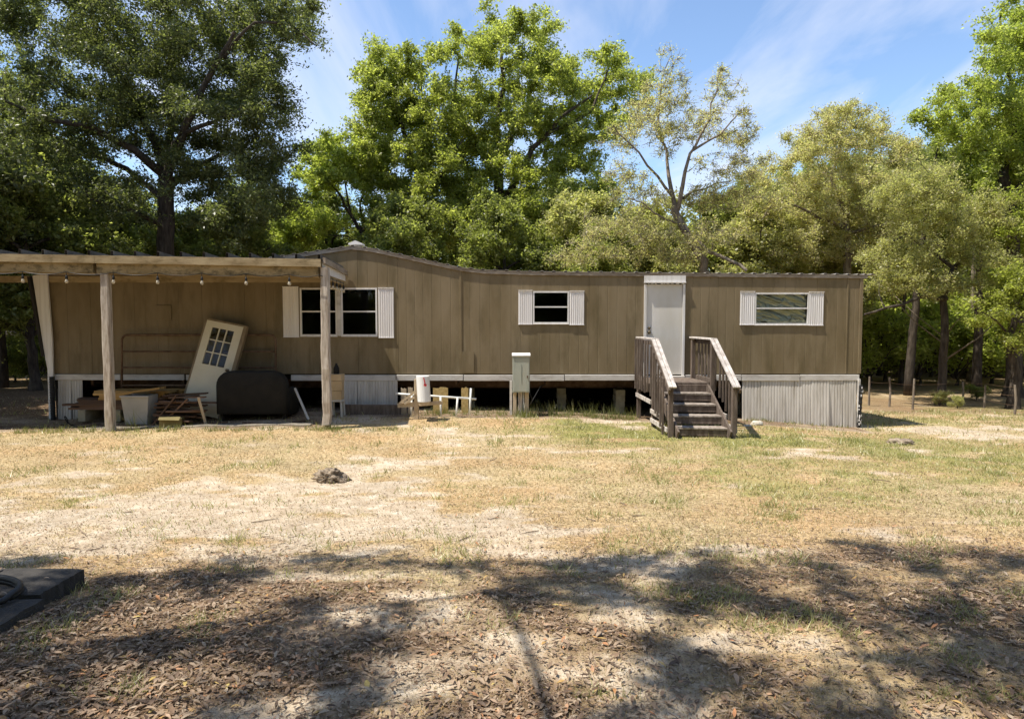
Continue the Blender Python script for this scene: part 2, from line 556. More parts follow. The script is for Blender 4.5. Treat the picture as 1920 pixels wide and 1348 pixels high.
def foil_mat():
    m, N, L, out = new_mat('foil')
    b = N.new('ShaderNodeBsdfPrincipled')
    b.inputs['Base Color'].default_value = (0.74, 0.71, 0.60, 1)
    b.inputs['Metallic'].default_value = 0.72
    b.inputs['Roughness'].default_value = 0.33
    L.new(b.outputs[0], out.inputs[0])
    return m


M['foil'] = foil_mat()


def bulb_mat():
    m, N, L, out = new_mat('bulb_glass')
    b = N.new('ShaderNodeBsdfPrincipled')
    b.inputs['Base Color'].default_value = (0.85, 0.78, 0.62, 1)
    b.inputs['Roughness'].default_value = 0.08
    b.inputs['Transmission Weight'].default_value = 0.6
    L.new(b.outputs[0], out.inputs[0])
    return m


M['bulb'] = bulb_mat()

# ------------------------------------------------------------------ ground
WALL = 15.03          # distance of the front wall
PORCH = 13.29         # distance of the porch posts


def cover(x, y):
    """how much dry grass, green grass and leaf litter lie on the sand at a spot (0..1 each)"""
    x = np.asarray(x, float); y = np.asarray(y, float)
    n1 = fbm(x * 0.55 + 3, y * 0.8 + 8, 5)
    n2 = fbm(x * 1.7 + 41, y * 2.6 + 3, 4)
    n3 = fbm(x * 0.35 + 90, y * 0.5 + 20, 3)
    sandy = 1.55 * np.exp(-(((x + 3.2) / 3.0) ** 2) - ((y - 7.6) / 1.9) ** 2)
    sandy = sandy + 0.45 * np.exp(-(((x + 1.2) / 1.0) ** 2) - ((y - 12.3) / 0.8) ** 2)
    sandy = sandy + 0.55 * np.exp(-(((x - 1.0) / 1.3) ** 2) - ((y - 5.6) / 0.7) ** 2)
    sandy = sandy + 0.75 * np.exp(-(((x - 10.5) / 2.6) ** 2) - ((y - 14.2) / 0.8) ** 2)
    sandy = sandy + 0.30 * (1 - sstep(4.6, 6.2, y))
    grass = np.clip(0.84 + 1.1 * (n1 - 0.5) + 1.3 * (n2 - 0.5) - 0.62 * sandy, 0, 1)
    grass = sstep(0.16, 0.86, grass)
    green = 1.0 * np.exp(-(((x - 2.6) / 3.2) ** 2) - ((y - 13.2) / 1.5) ** 2) + 0.54 * sstep(-0.5, 3.5, x) * sstep(6, 9, y)
    green = green + 0.55 * np.exp(-(((x + 7.7) / 2.0) ** 2) - ((y - 13.4) / 0.35) ** 2)
    green = np.clip(green * (0.45 + 1.3 * (n3 - 0.25)) + 1.5 * (n2 - 0.60) * (n1 > 0.5), 0, 1) * grass
    litter = 0.70 * (1 - sstep(4.8, 6.1, y + 0.8 * (n1 - 0.5))) * np.clip(3.2 * (n2 - 0.27), 0, 1.3)
    litter = litter + 0.9 * np.exp(-(((x + 2.3) / 1.2) ** 2) - ((y - 3.9) / 0.9) ** 2)
    litter = litter + 0.6 * np.exp(-(((x - 3.4) / 1.5) ** 2) - ((y - 5.7) / 0.35) ** 2)
    litter = litter + 0.55 * (0.4 + n1) * sstep(16.5, 19, y) * sstep(6.2, 7.5, x) + 0.5 * sstep(15, 18, y) * sstep(-8.5, -10, x)
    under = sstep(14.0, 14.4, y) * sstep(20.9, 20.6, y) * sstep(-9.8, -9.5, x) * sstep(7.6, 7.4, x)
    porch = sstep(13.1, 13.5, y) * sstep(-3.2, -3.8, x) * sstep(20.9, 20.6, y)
    litter = np.clip(litter + 0.75 * np.maximum(under, porch) * (0.4 + n2), 0, 1)  # litter raised under home and porch to darken that shaded ground
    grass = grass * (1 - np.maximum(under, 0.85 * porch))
    return grass, green * (1 - under), litter


def ground_mat():
    m, N, L, out = new_mat('ground')
    g = N.new('ShaderNodeNewGeometry')
    pos = g.outputs['Position']
    def att(nm):
        a = N.new('ShaderNodeAttribute'); a.attribute_name = nm
        return a.outputs['Fac']
    grain = noise(N, L, pos, 60, 5, 0.7)
    flat = noise(N, L, pos, 22, 6, 0.72, stretch=(1, 1.0, 1))
    mid = noise(N, L, pos, 5, 6, 0.7)
    big = noise(N, L, pos, 0.8, 4, 0.6)
    sr = ramp(N, [(0.30, (0.33, 0.252, 0.17)), (0.55, (0.46, 0.38, 0.28)), (0.75, (0.61, 0.55, 0.45))]); L.new(mid, sr.inputs[0])
    sand = mixrgb(N, L, 0.4, sr.outputs[0], grain, 'OVERLAY')
    tr_ = ramp(N, [(0.32, (0.12, 0.080, 0.042)), (0.47, (0.34, 0.26, 0.14)), (0.64, (0.52, 0.42, 0.255))]); L.new(flat, tr_.inputs[0])
    thatch = mixrgb(N, L, 0.55, tr_.outputs[0], grain, 'OVERLAY')
    pk = ramp(N, [(0.42, (0, 0, 0)), (0.60, (0.6, 0.6, 0.6))]); L.new(noise(N, L, pos, 0.45, 5, 0.65), pk.inputs[0])
    thatch = mixrgb(N, L, pk.outputs[0], thatch, mixrgb(N, L, 1.0, thatch, (1.02, 0.82, 0.72), 'MULTIPLY'))
    gr = ramp(N, [(0.32, (0.10, 0.095, 0.03)), (0.62, (0.31, 0.29, 0.10))]); L.new(flat, gr.inputs[0])
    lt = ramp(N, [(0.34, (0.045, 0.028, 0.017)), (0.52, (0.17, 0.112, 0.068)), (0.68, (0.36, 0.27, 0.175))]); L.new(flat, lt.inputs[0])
    def soft(fac, w):
        ad = N.new('ShaderNodeMath'); ad.operation = 'MULTIPLY_ADD'
        L.new(flat, ad.inputs[0]); ad.inputs[1].default_value = w
        s2 = N.new('ShaderNodeMath'); s2.operation = 'ADD'; s2.inputs[1].default_value = -w / 2
        L.new(fac, s2.inputs[0]); L.new(s2.outputs[0], ad.inputs[2])
        r = ramp(N, [(0.28, (0, 0, 0)), (0.72, (1, 1, 1))]); L.new(ad.outputs[0], r.inputs[0])
        return r.outputs[0]
    c = mixrgb(N, L, soft(att('grass'), 1.4), sand, thatch)
    c = mixrgb(N, L, soft(att('green'), 1.2), c, gr.outputs[0])
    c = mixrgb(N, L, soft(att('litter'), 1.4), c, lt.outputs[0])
    bv = ramp(N, [(0.3, (0.86, 0.86, 0.86)), (0.7, (1.08, 1.06, 1.04))]); L.new(big, bv.inputs[0])
    c = mixrgb(N, L, 1.0, c, bv.outputs[0], 'MULTIPLY')
    b = N.new('ShaderNodeBsdfPrincipled')
    b.inputs['Roughness'].default_value = 0.95
    b.inputs['Specular IOR Level'].default_value = 0.1
    L.new(c, b.inputs['Base Color'])
    h = mixrgb(N, L, 0.5, flat, mid)
    bp = N.new('ShaderNodeBump'); bp.inputs['Strength'].default_value = 0.9; bp.inputs['Distance'].default_value = 0.035
    L.new(h, bp.inputs['Height']); L.new(bp.outputs[0], b.inputs['Normal'])
    L.new(b.outputs[0], out.inputs[0])
    return m


def axis(lo, hi, fine_lo, fine_hi, fine, coarse):
    a = np.arange(fine_lo, fine_hi + 1e-6, fine)
    left = [fine_lo]; s = fine
    while left[-1] > lo: s = min(s * 1.35, coarse); left.append(left[-1] - s)
    right = [a[-1]]; s = fine
    while right[-1] < hi: s = min(s * 1.35, coarse); right.append(right[-1] + s)
    return np.concatenate([np.array(left[1:])[::-1], a, np.array(right[1:])])


gx = axis(-450, 450, -13, 14, 0.075, 45)
gy = axis(-120, 700, 2.4, 17.5, 0.06, 45)
GX, GY = np.meshgrid(gx, gy)
GZ = gz(GX, GY)
nx_, ny_ = len(gx), len(gy)
idx = np.arange(nx_ * ny_).reshape(ny_, nx_)
quads = np.stack([idx[:-1, :-1].ravel(), idx[:-1, 1:].ravel(), idx[1:, 1:].ravel(), idx[1:, :-1].ravel()], 1)
ga, gb, gc = cover(GX, GY)
GZ = GZ + 0.018 * ga * (fbm(GX * 5, GY * 5, 2) - 0.3)
M['ground'] = ground_mat()
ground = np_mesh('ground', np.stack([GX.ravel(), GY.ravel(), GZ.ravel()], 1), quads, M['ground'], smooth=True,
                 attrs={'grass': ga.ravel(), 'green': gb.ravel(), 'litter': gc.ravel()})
tag(ground, 'sandy yard with dry grass and fallen leaves', 'ground', kind='structure')

# ------------------------------------------------------------------ mobile home
HB = WALL + 4.25                                  # back of the home
ROOF_PX = [(60, 514), (300, 512), (440, 500), (530, 484), (600, 474), (660, 465), (700, 470), (760, 483), (820, 496), (862, 505), (905, 510), (1000, 513), (1300, 516), (1613, 519), (1640, 519)]
ROOF = [(P(a, b, WALL).x, P(a, b, WALL).z) for a, b in ROOF_PX]
RX = np.array([p[0] for p in ROOF]); RZ = np.array([p[1] for p in ROOF])
ztop = lambda x: float(np.interp(x, RX, RZ))
X0, X1 = PX(93, WALL), PX(1614, WALL)
Z0 = PZ(701, WALL)
home = thing('mobile_home', 'long tan mobile home with white shutters and pale skirting behind the wooden steps', 'mobile home', ((X0 + X1) / 2, WALL + 2, 0.1))


def rect(x0, x1, y0, y1):
    a, b = P(x0, y0, WALL), P(x1, y1, WALL)
    return (a.x, b.x, b.z, a.z)                   # x0, x1, z0, z1


WINS = [rect(562, 633, 540, 630), rect(639, 708, 540, 630), rect(999, 1067, 546, 607), rect(1415, 1516, 549, 609)]
DOOR = rect(1208, 1282, 519, 704)


def wall_strip(mb, xa, xb, y, grooves, depth=0.0025):
    xs = {round(xa, 4): 0.0, round(xb, 4): 0.0}
    n = max(1, round((xb - xa) / grooves)) if grooves else 1
    for k in range(1, n):
        c = xa + (xb - xa) * k / n
        for o_, d_ in ((-0.010, 0), (-0.004, depth), (0.004, depth), (0.010, 0)):
            xs[round(c + o_, 4)] = d_
    for (a, b, z0, z1) in WINS:
        for e in (a, b):
            if xa < e < xb: xs.setdefault(round(e, 4), 0.0)
    for q in RX:
        if xa < q < xb: xs.setdefault(round(float(q), 4), 0.0)
    ks = sorted(xs)
    for a, b in zip(ks, ks[1:]):
        mid_ = (a + b) / 2
        spans = [(Z0, None)]
        for (wa, wb, z0, z1) in WINS:
            if wa < mid_ < wb: spans = [(Z0, z0), (z1, None)]
        for (s0, s1) in spans:
            ta, tb = (s1, s1) if s1 is not None else (ztop(a), ztop(b))
            mb.add([(a, y + xs[a], s0), (b, y + xs[b], s0), (b, y + xs[b], tb), (a, y + xs[a], ta)], [(0, 1, 2, 3)])
    for e in (xa, xb):
        cuts = [(Z0, ztop(e))]
        for (wa, wb, z0, z1) in WINS:
            if wa - 0.003 < e < wb + 0.003: cuts = [(Z0, z0), (z1, ztop(e))]
        for (p, q) in cuts:
            mb.add([(e, y, p), (e, y + 0.05, p), (e, y + 0.05, q), (e, y, q)], [(0, 1, 2, 3)])


SEAMS_L = [93, 128, 172, 215, 254, 297, 337, 380, 420, 460, 500, 545, 598, 672, 747, 810, 864, 900, 958, 1031, 1104, 1175, 1208]
SEAMS_R = [1282, 1345, 1408, 1470, 1530, 1587, 1614]
for seams in (SEAMS_L, SEAMS_R):
    for a, b in zip(seams, seams[1:]):
        mb = MB()
        wall_strip(mb, PX(a, WALL) + 0.002, PX(b, WALL) - 0.002, WALL + R.uniform(-0.001, 0.001), 0.205)
        mb.build('siding_panel', M['siding'], home)
mb = MB()                                         # sheathing behind the panels with the same openings
for xa, xb in ((X0, DOOR[0]), (DOOR[1], X1)):
    wall_strip(mb, xa, xb, WALL + 0.06, None)
mb.build('sheathing', M['inside'], home)
mb = MB()                                         # the other walls, floor and ceiling
mb.box((X0 + 0.02, (WALL + HB) / 2 + 0.04, (Z0 + 3.11) / 2), (0.06, HB - WALL - 0.1, 3.11 - Z0))
mb.build('end_wall', M['siding'], home)
mb = MB(); mb.box((X1 - 0.02, (WALL + HB) / 2 + 0.04, (Z0 + 3.09) / 2), (0.06, HB - WALL - 0.1, 3.09 - Z0)); mb.build('end_wall', M['siding'], home)
mb = MB(); mb.prism([(X0, Z0), (X1, Z0), (X1, ztop(X1) + 0.02)] + [(float(q), ztop(q) + 0.02) for q in RX[::-1] if X0 < q < X1] + [(X0, ztop(X0) + 0.02)], 1, HB - 0.04, HB + 0.04); mb.build('back_wall', M['siding'], home)
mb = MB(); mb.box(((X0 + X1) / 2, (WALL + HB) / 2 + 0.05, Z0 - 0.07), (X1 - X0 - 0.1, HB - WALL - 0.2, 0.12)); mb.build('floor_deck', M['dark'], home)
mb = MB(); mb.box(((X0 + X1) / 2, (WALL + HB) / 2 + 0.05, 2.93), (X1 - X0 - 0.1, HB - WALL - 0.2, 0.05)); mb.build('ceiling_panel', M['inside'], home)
for yy in (WALL + 0.95, WALL + 3.1):
    mb = MB()
    mb.box(((X0 + X1) / 2, yy, Z0 - 0.26), (X1 - X0 - 0.3, 0.02, 0.25)).box(((X0 + X1) / 2, yy, Z0 - 0.14), (X1 - X0 - 0.3, 0.1, 0.012)).box(((X0 + X1) / 2, yy, Z0 - 0.386), (X1 - X0 - 0.3, 0.1, 0.012))
    mb.build('chassis_beam', M['rust'], home)
for cx in np.linspace(X0 + 0.8, X1 - 0.8, 9):
    mb = MB(); mb.box((cx, WALL + 2.1, Z0 - 0.2), (0.05, 3.9, 0.1)); mb.build('cross_beam', M['rust'], home)

# seam trims, corner trims, hatch
for px, w in ((864, 0.045), (1587, 0.03)):
    x = PX(px, WALL)
    mb = MB(); mb.box((x, WALL - 0.006, (Z0 + ztop(x)) / 2), (w, 0.014, ztop(x) - Z0 - 0.02), ch=0.004); mb.build('seam_trim', M['siding'], home)
for x, wd in ((X1 - 0.02, 0.07), (X0 + 0.02, 0.05)):
    mb = MB(); mb.box((x, WALL - 0.01, (Z0 + ztop(x)) / 2), (wd, 0.02, ztop(x) - Z0 - 0.02), ch=0.004); mb.build('corner_trim', M['siding'], home)
a = P(293, 572, WALL); b = P(322, 600, WALL)
mb = MB()
mb.box(((a.x + b.x) / 2, WALL - 0.012, (a.z + b.z) / 2), (b.x - a.x, 0.016, a.z - b.z), ch=0.004)
hatch = mb.build('access_hatch', M['siding'], home)
a = P(866, 659, WALL); b = P(889, 699, WALL)
mb = MB(); mb.box(((a.x + b.x) / 2, WALL - 0.013, (a.z + b.z) / 2), (b.x - a.x, 0.014, a.z - b.z), ch=0.003); mb.build('access_hatch', M['siding'], home)

# roof: ribbed sheets that follow the profile, front edge trim, vent
RY0, RY1 = WALL - 0.04, HB + 0.15
x = X0 - 0.12
XE = PX(1637, WALL)
rib_me = None
edges = list(np.arange(X0 - 0.12, XE - 0.3, 0.762)) + [XE]
for a, b in zip(edges, edges[1:]):
    mb = MB()
    n = 3
    prof = []
    for k in range(n):
        xs_ = a + (b - a) * k / n
        w = (b - a) / n
        for (o_, h_) in ((0.0, 0.0), (w * 0.30, 0.0), (w * 0.40, 0.018), (w * 0.56, 0.018), (w * 0.66, 0.0)):
            prof.append((xs_ + o_, ztop(xs_ + o_) + 0.045 + h_))
    prof.append((b - 0.002, ztop(b) + 0.045))
    low = [(p[0], ztop(p[0]) + 0.035 + (p[1] - ztop(p[0]) - 0.045)) for p in prof[::-1]]
    poly = prof + low
    m_ = len(prof)
    vs = [(p[0], RY0 + R.uniform(-0.012, 0.012) * 0, p[1]) for p in poly] + [(p[0], RY1, p[1]) for p in poly]
    nn = len(poly)
    fs = [(i + nn, (i + 1) % nn + nn, (i + 1) % nn, i) for i in range(nn)]
    for i in range(m_ - 1):
        fs.append((i, i + 1, nn - 2 - i, nn - 1 - i)); fs.append((i + nn, i + 1 + nn, 2 * nn - 2 - i, 2 * nn - 1 - i))
    mb.add(vs, fs)
    mb.build('roof_sheet', M['roof'], home)
prev = X0 - 0.1
for e in [PX(440, WALL), PX(660, WALL), PX(870, WALL), PX(1100, WALL), PX(1340, WALL), PX(1622, WALL)]:
    mb = MB()
    xs_ = [prev] + [float(q) for q in RX if prev < q < e] + [e]
    for p, q in zip(xs_, xs_[1:]):
        for (y0, y1, zl, zh) in ((WALL - 0.030, WALL - 0.004, -0.035, 0.032),):
            vs = [(p, y0, ztop(p) + zl), (q, y0, ztop(q) + zl), (q, y0, ztop(q) + zh), (p, y0, ztop(p) + zh),
                  (p, y1, ztop(p) + zl), (q, y1, ztop(q) + zl), (q, y1, ztop(q) + zh), (p, y1, ztop(p) + zh)]
            mb.add(vs, [(0, 1, 2, 3), (4, 7, 6, 5), (0, 4, 5, 1), (3, 2, 6, 7), (0, 3, 7, 4), (1, 5, 6, 2)])
    mb.build('roof_edge', M['roof_edge'], home)
    prev = e + 0.003
mb = MB()
c = P(662, 463, WALL)
mb.box((c.x, WALL + 0.35, c.z + 0.08), (0.11, 0.11, 0.10))
vs = [(c.x - 0.15, WALL + 0.2, c.z + 0.10), (c.x, WALL + 0.2, c.z + 0.16), (c.x + 0.15, WALL + 0.2, c.z + 0.10),
      (c.x - 0.15, WALL + 0.5, c.z + 0.10), (c.x, WALL + 0.5, c.z + 0.16), (c.x + 0.15, WALL + 0.5, c.z + 0.10),
      (c.x - 0.15, WALL + 0.2, c.z + 0.07), (c.x + 0.15, WALL + 0.2, c.z + 0.07), (c.x - 0.15, WALL + 0.5, c.z + 0.07), (c.x + 0.15, WALL + 0.5, c.z + 0.07)]
mb.add(vs, [(0, 1, 4, 3), (1, 2, 5, 4), (6, 0, 3, 8), (7, 9, 5, 2), (6, 7, 2, 1, 0), (8, 3, 4, 5, 9), (6, 8, 9, 7)])
mb.build('roof_vent', M['white_metal'], home)

# windows and shutters
def window(r, foil=False):
    x0, x1, z0, z1 = r
    t = 0.035
    mb = MB()
    y = WALL + 0.008
    mb.box(((x0 + x1) / 2, y, z1 - t / 2), (x1 - x0, 0.05, t)).box(((x0 + x1) / 2, y, z0 + t / 2), (x1 - x0, 0.05, t))
    mb.box((x0 + t / 2, y, (z0 + z1) / 2), (t, 0.05, z1 - z0 - 2 * t)).box((x1 - t / 2, y, (z0 + z1) / 2), (t, 0.05, z1 - z0 - 2 * t))
    w = mb.build('window', M['white_metal'], home)
    zm = (z0 + z1) / 2 + 0.01
    mb = MB(); mb.box(((x0 + x1) / 2, y, zm), (x1 - x0 - 2 * t, 0.04, 0.03)); mb.build('sash_rail', M['white_metal'], w)
    mb = MB(); mb.box(((x0 + x1) / 2, y - 0.022, z0 - 0.006), (x1 - x0 + 0.0, 0.024, 0.022), ch=0.004); mb.build('sill', M['white_metal'], w)
    for (p, q, dy_) in ((z0 + t, zm - 0.015, 0.012), (zm + 0.015, z1 - t, 0.0)):
        mb = MB(); mb.box(((x0 + x1) / 2, y + dy_, (p + q) / 2), (x1 - x0 - 2 * t, 0.004, q - p)); mb.build('pane', M['glass'], w)
        if foil:
            nx, nz = 90, 36
            X, Z = np.meshgrid(np.linspace(x0 + t + 0.003, x1 - t - 0.003, nx), np.linspace(p + 0.003, q - 0.003, nz))
            wp = 0.25 * fbm(X * 4, Z * 4 + 3, 2)
            Yd = y + 0.03 + dy_ + 0.11 * np.abs(fbm((X + Z * 0.9) * 5 + wp * 14, (Z + X * 0.35) * 12 + 5 + dy_ * 90, 2) - 0.5)
            ii = np.arange(nx * nz).reshape(nz, nx)
            qd = np.stack([ii[:-1, :-1].ravel(), ii[:-1, 1:].ravel(), ii[1:, 1:].ravel(), ii[1:, :-1].ravel()], 1)
            off = wloc(w)
            np_mesh('foil_sheet', np.stack([X.ravel() - off.x, Yd.ravel() - off.y, Z.ravel() - off.z], 1), qd, M['foil'], w, smooth=True)
    return w


window(WINS[0]); window(WINS[1]); window(WINS[2])
tag(window(WINS[3], True), 'window covered inside with crumpled silver foil')
mx0, mx1 = WINS[0][1], WINS[1][0]
mb = MB(); mb.box(((mx0 + mx1) / 2, WALL - 0.012, (WINS[0][2] + WINS[0][3]) / 2), (mx1 - mx0 - 0.004, 0.06, WINS[0][3] - WINS[0][2])); mb.build('window_post', M['trim'], home)


def shutter(px0, px1, py0, py1):
    x0, x1, z0, z1 = rect(px0, px1, py0, py1)
    mb = MB()
    n = 7
    prof = []
    for k in range(n):
        w = (x1 - x0) / n
        a_ = x0 + w * k
        for (o_, h_) in ((0.0, 0.012), (0.30, 0.012), (0.42, 0.020), (0.80, 0.020), (0.92, 0.012)):
            prof.append((a_ + w * o_, WALL - h_))
    prof.append((x1, WALL - 0.012))
    poly = prof + [(x1, WALL - 0.006), (x0, WALL - 0.006)]
    vs = [(p[0], p[1], z0) for p in prof] + [(p[0], p[1], z1) for p in prof]
    m_ = len(prof)
    fs = [(i, i + 1, i + 1 + m_, i + m_) for i in range(m_ - 1)]
    mb.add(vs, fs)
    mb.box(((x0 + x1) / 2, WALL - 0.008, (z0 + z1) / 2), (x1 - x0, 0.006, z1 - z0))
    mb.box(((x0 + x1) / 2, WALL - 0.017, z0 - 0.002), (x1 - x0 + 0.006, 0.026, 0.012)).box(((x0 + x1) / 2, WALL - 0.017, z1 + 0.002), (x1 - x0 + 0.006, 0.026, 0.012))
    mb.build('shutter', M['shutter'], home)


for s in ((530, 561, 538, 632), (709, 739, 540, 633), (972, 998, 545, 608), (1068, 1095, 546, 609), (1388, 1414, 547, 609), (1517, 1543, 548, 610)):
    shutter(*s)

# door
x0, x1, z0, z1 = DOOR
ft = 0.05
hz = PZ(533, WALL)
mb = MB()
mb.box((x0 + ft / 2, WALL + 0.01, (z0 + hz) / 2), (ft, 0.10, hz - z0)).box((x1 - ft / 2, WALL + 0.01, (z0 + hz) / 2), (ft, 0.10, hz - z0))
mb.build('door_frame', M['white_metal'], home)
mb = MB()
mb.box(((x0 + x1) / 2, WALL + 0.0, (hz + z1) / 2 + 0.02), (x1 - x0 + 0.01, 0.09, z1 - hz)).box(((x0 + x1) / 2, WALL - 0.05, hz + 0.035), (x1 - x0 + 0.02, 0.05, 0.02))
for k in range(9):
    mb.box((x0 + 0.08 + (x1 - x0 - 0.16) * k / 8 + R.uniform(-.03, .03), WALL - 0.05, hz + 0.015 + R.uniform(-0.006, 0.004)), (R.uniform(0.02, 0.07), 0.012, R.uniform(0.014, 0.03)))
mb.build('door_header', M['white_metal'], home)
mb = MB(); mb.box(((x0 + x1) / 2, WALL + 0.02, (z0 + hz) / 2 + 0.01), (x1 - x0 - 2 * ft - 0.01, 0.045, hz - z0 - 0.03), ch=0.006)
door = mb.build('door', M['door'], home)
mb = MB(); mb.box(((x0 + x1) / 2, WALL - 0.03, z0 - 0.03), (x1 - x0, 0.12, 0.05), ch=0.006); mb.build('threshold', M['trim'], home)
for py, rr in ((615, 0.026), (623, 0.030)):
    c = P(1217, py, WALL)
    mb = MB(); mb.lathe((c.x, WALL - 0.002, c.z), [(rr * 1.15, 0.0), (rr * 1.15, 0.008), (rr * 0.5, 0.012), (rr * 0.5, 0.03), (rr, 0.038), (rr, 0.055), (rr * 0.6, 0.062)], 12, Euler((math.pi / 2, 0, 0)).to_matrix())
    mb.build('knob' if rr > 0.028 else 'deadbolt', M['brass'], door, smooth=True)

# base band and skirting
ZB = PZ(713, WALL)
for a, b in ((102, 225), (226, 345), (348, 530), (545, 742), (743, 868), (869, 1058), (1059, 1190), (1285, 1390), (1391, 1500), (1501, 1612)):
    mb = MB()
    xa, xb = PX(a, WALL) + 0.003, PX(b, WALL) - 0.003
    dz_ = R.uniform(-0.012, 0.008)
    mb.box(((xa + xb) / 2, WALL - 0.02 + R.uniform(-0.006, 0.006), (Z0 + ZB) / 2 - 0.006 + dz_), (xb - xa, 0.03, Z0 - ZB - 0.014), ch=0.005)
    mb.build('base_board', M['trim'], home)


def skirting(px0, px1, widths, y=WALL - 0.0):
    xa, xe = PX(px0, WALL), PX(px1, WALL)
    while xa < xe - 0.05:
        w = min(R.choice(widths), xe - xa)
        if xe - xa - w < 0.12: w = xe - xa
        n = max(3, round(w / 0.062))
        mb = MB()
        lean = R.uniform(-0.02, 0.035)
        prof = []
        for k in range(n):
            u = w / n
            for (o_, h_) in ((0.0, 0), (0.12, 0.011), (0.78, 0.011), (0.9, 0)):
                prof.append((xa + u * (k + o_), h_))
        prof.append((xa + w - 0.003, 0.0))
        yb = y - 0.03 - R.uniform(0, 0.012)
        vs = [(p[0], yb - p[1] - lean, min(G(p[0], yb) + 0.0, 0.3) - 0.03) for p in prof] + [(p[0], yb - p[1] + 0.034, ZB + 0.02) for p in prof]
        vs += [(p[0], yb - p[1] - lean + 0.004, min(G(p[0], yb), 0.3) - 0.03) for p in prof] + [(p[0], yb - p[1] + 0.038, ZB + 0.02) for p in prof]
        m_ = len(prof)
        fs = [(i, i + 1, i + 1 + m_, i + m_) for i in range(m_ - 1)] + [(i + 2 * m_, i + 3 * m_, i + 1 + 3 * m_, i + 1 + 2 * m_) for i in range(m_ - 1)]
        mb.add(vs, fs)
        mb.build('skirting_panel', M['skirting'], home)
        xa += w


skirting(1393, 1608, (0.40, 0.55, 0.30))
skirting(643, 745, (0.40, 0.30))
skirting(106, 152, (0.30,))
mb = MB(); mb.box((X1 - 0.035, WALL - 0.045, (G(X1, WALL) + ZB) / 2 - 0.02), (0.05, 0.05, ZB - G(X1, WALL) + 0.1), ch=0.006); mb.build('skirting_corner', M['trim'], home)
mb = MB()
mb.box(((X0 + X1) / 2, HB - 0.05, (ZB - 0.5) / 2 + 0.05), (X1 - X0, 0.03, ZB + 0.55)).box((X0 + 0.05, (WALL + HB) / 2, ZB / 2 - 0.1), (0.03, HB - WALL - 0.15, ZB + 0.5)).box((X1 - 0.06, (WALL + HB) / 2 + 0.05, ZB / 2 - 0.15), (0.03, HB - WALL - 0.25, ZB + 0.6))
mb.build('rear_skirting', M['dark'], home)  # near-black colour stands in for the deep shade beneath the home

# block piers below the home
for i, (px, Y, n) in enumerate(((1052, WALL + 0.95, 4), (1161, WALL + 0.6, 4), (882, WALL + 0.95, 4), (1375, WALL + 0.95, 4), (700, WALL + 0.95, 4))):
    x = PX(px, Y, 750)
    z = G(x, Y) - 0.02
    t = thing('block_pier', ['pier of stacked blocks in the dark gap beyond the metal service box', 'pier of stacked blocks next to the wooden steps under the home', 'pier of stacked blocks behind the white pipe rack under the home',
                             'pier of stacked blocks behind the steps and the white skirting', 'pier of stacked blocks behind the shaded skirting beside the mailbox'][i], 'pier', (x, Y, z), 'block piers under the mobile home')
    top = Z0 - 0.39
    bh = (top - z) / n
    for k in range(n):
        mb = MB(); mb.box((x + R.uniform(-.012, .012), Y, z + bh * (k + 0.5)), (0.20, 0.40, bh - 0.004), (0, 0, R.uniform(-.05, .05)), ch=0.008)
        mb.build('block', M['block'], t)

# ------------------------------------------------------------------ porch roof
porch = thing('porch', 'flat porch roof on timber posts with a mossy tan front beam', 'porch', (PX(204, PORCH), PORCH, 0.05))
PXL, PXR = -12.6, PX(607, PORCH)
zl0 = lambda x: np.interp(x, [PX(0, PORCH), PX(607, PORCH)], [PZ(477, PORCH), PZ(487, PORCH)])
def beam(name, ya, yb, dz0, dz1, mat, xa, xb, sag=0.0):
    mb = MB()
    xs_ = np.linspace(xa, xb, 9)
    for p, q in zip(xs_, xs_[1:]):
        def zz_(x_): return float(zl0(x_)) + (0.11 * 0 + 0)
        vs = [(p, ya, zz_(p) + dz0), (q, ya, zz_(q) + dz0), (q, ya, zz_(q) + dz1), (p, ya, zz_(p) + dz1),
              (p, yb, zz_(p) + dz0), (q, yb, zz_(q) + dz0), (q, yb, zz_(q) + dz1), (p, yb, zz_(p) + dz1)]
        fs = [(0, 1, 2, 3), (4, 7, 6, 5), (0, 4, 5, 1), (3, 2, 6, 7)]
        if p == xs_[0]: fs.append((0, 3, 7, 4))
        if q == xs_[-1]: fs.append((1, 5, 6, 2))
        mb.add(vs, fs)
    import bmesh
    return mb.build(name, mat, porch)


jn = [PXL, PX(-300, PORCH), PX(190, PORCH), PXR]
for a, b in zip(jn, jn[1:]):
    beam('fascia_board', PORCH - 0.13, PORCH - 0.085, -0.145, 0.0, M['fascia'], a + 0.002, b - 0.002)
    beam('front_beam', PORCH - 0.082, PORCH - 0.04, -0.33, -0.02, M['fascia_moss'], a + 0.002, b - 0.06)
    beam('beam_liner', PORCH - 0.037, PORCH + 0.03, -0.352, -0.03, M['fascia'], a + 0.002, b - 0.06)
# side fascia on the right-hand end
def ybar(name, mat, x, w, z0a, z1a, z0b, z1b, ya=PORCH - 0.13, yb=WALL - 0.03):
    mb = MB()
    vs = [(x - w / 2, ya, z0a), (x + w / 2, ya, z0a), (x + w / 2, ya, z1a), (x - w / 2, ya, z1a), (x - w / 2, yb, z0b), (x + w / 2, yb, z0b), (x + w / 2, yb, z1b), (x - w / 2, yb, z1b)]
    mb.add(vs, [(0, 3, 2, 1), (4, 5, 6, 7), (0, 1, 5, 4), (2, 3, 7, 6), (0, 4, 7, 3), (1, 2, 6, 5)])
    return mb.build(name, mat, porch)


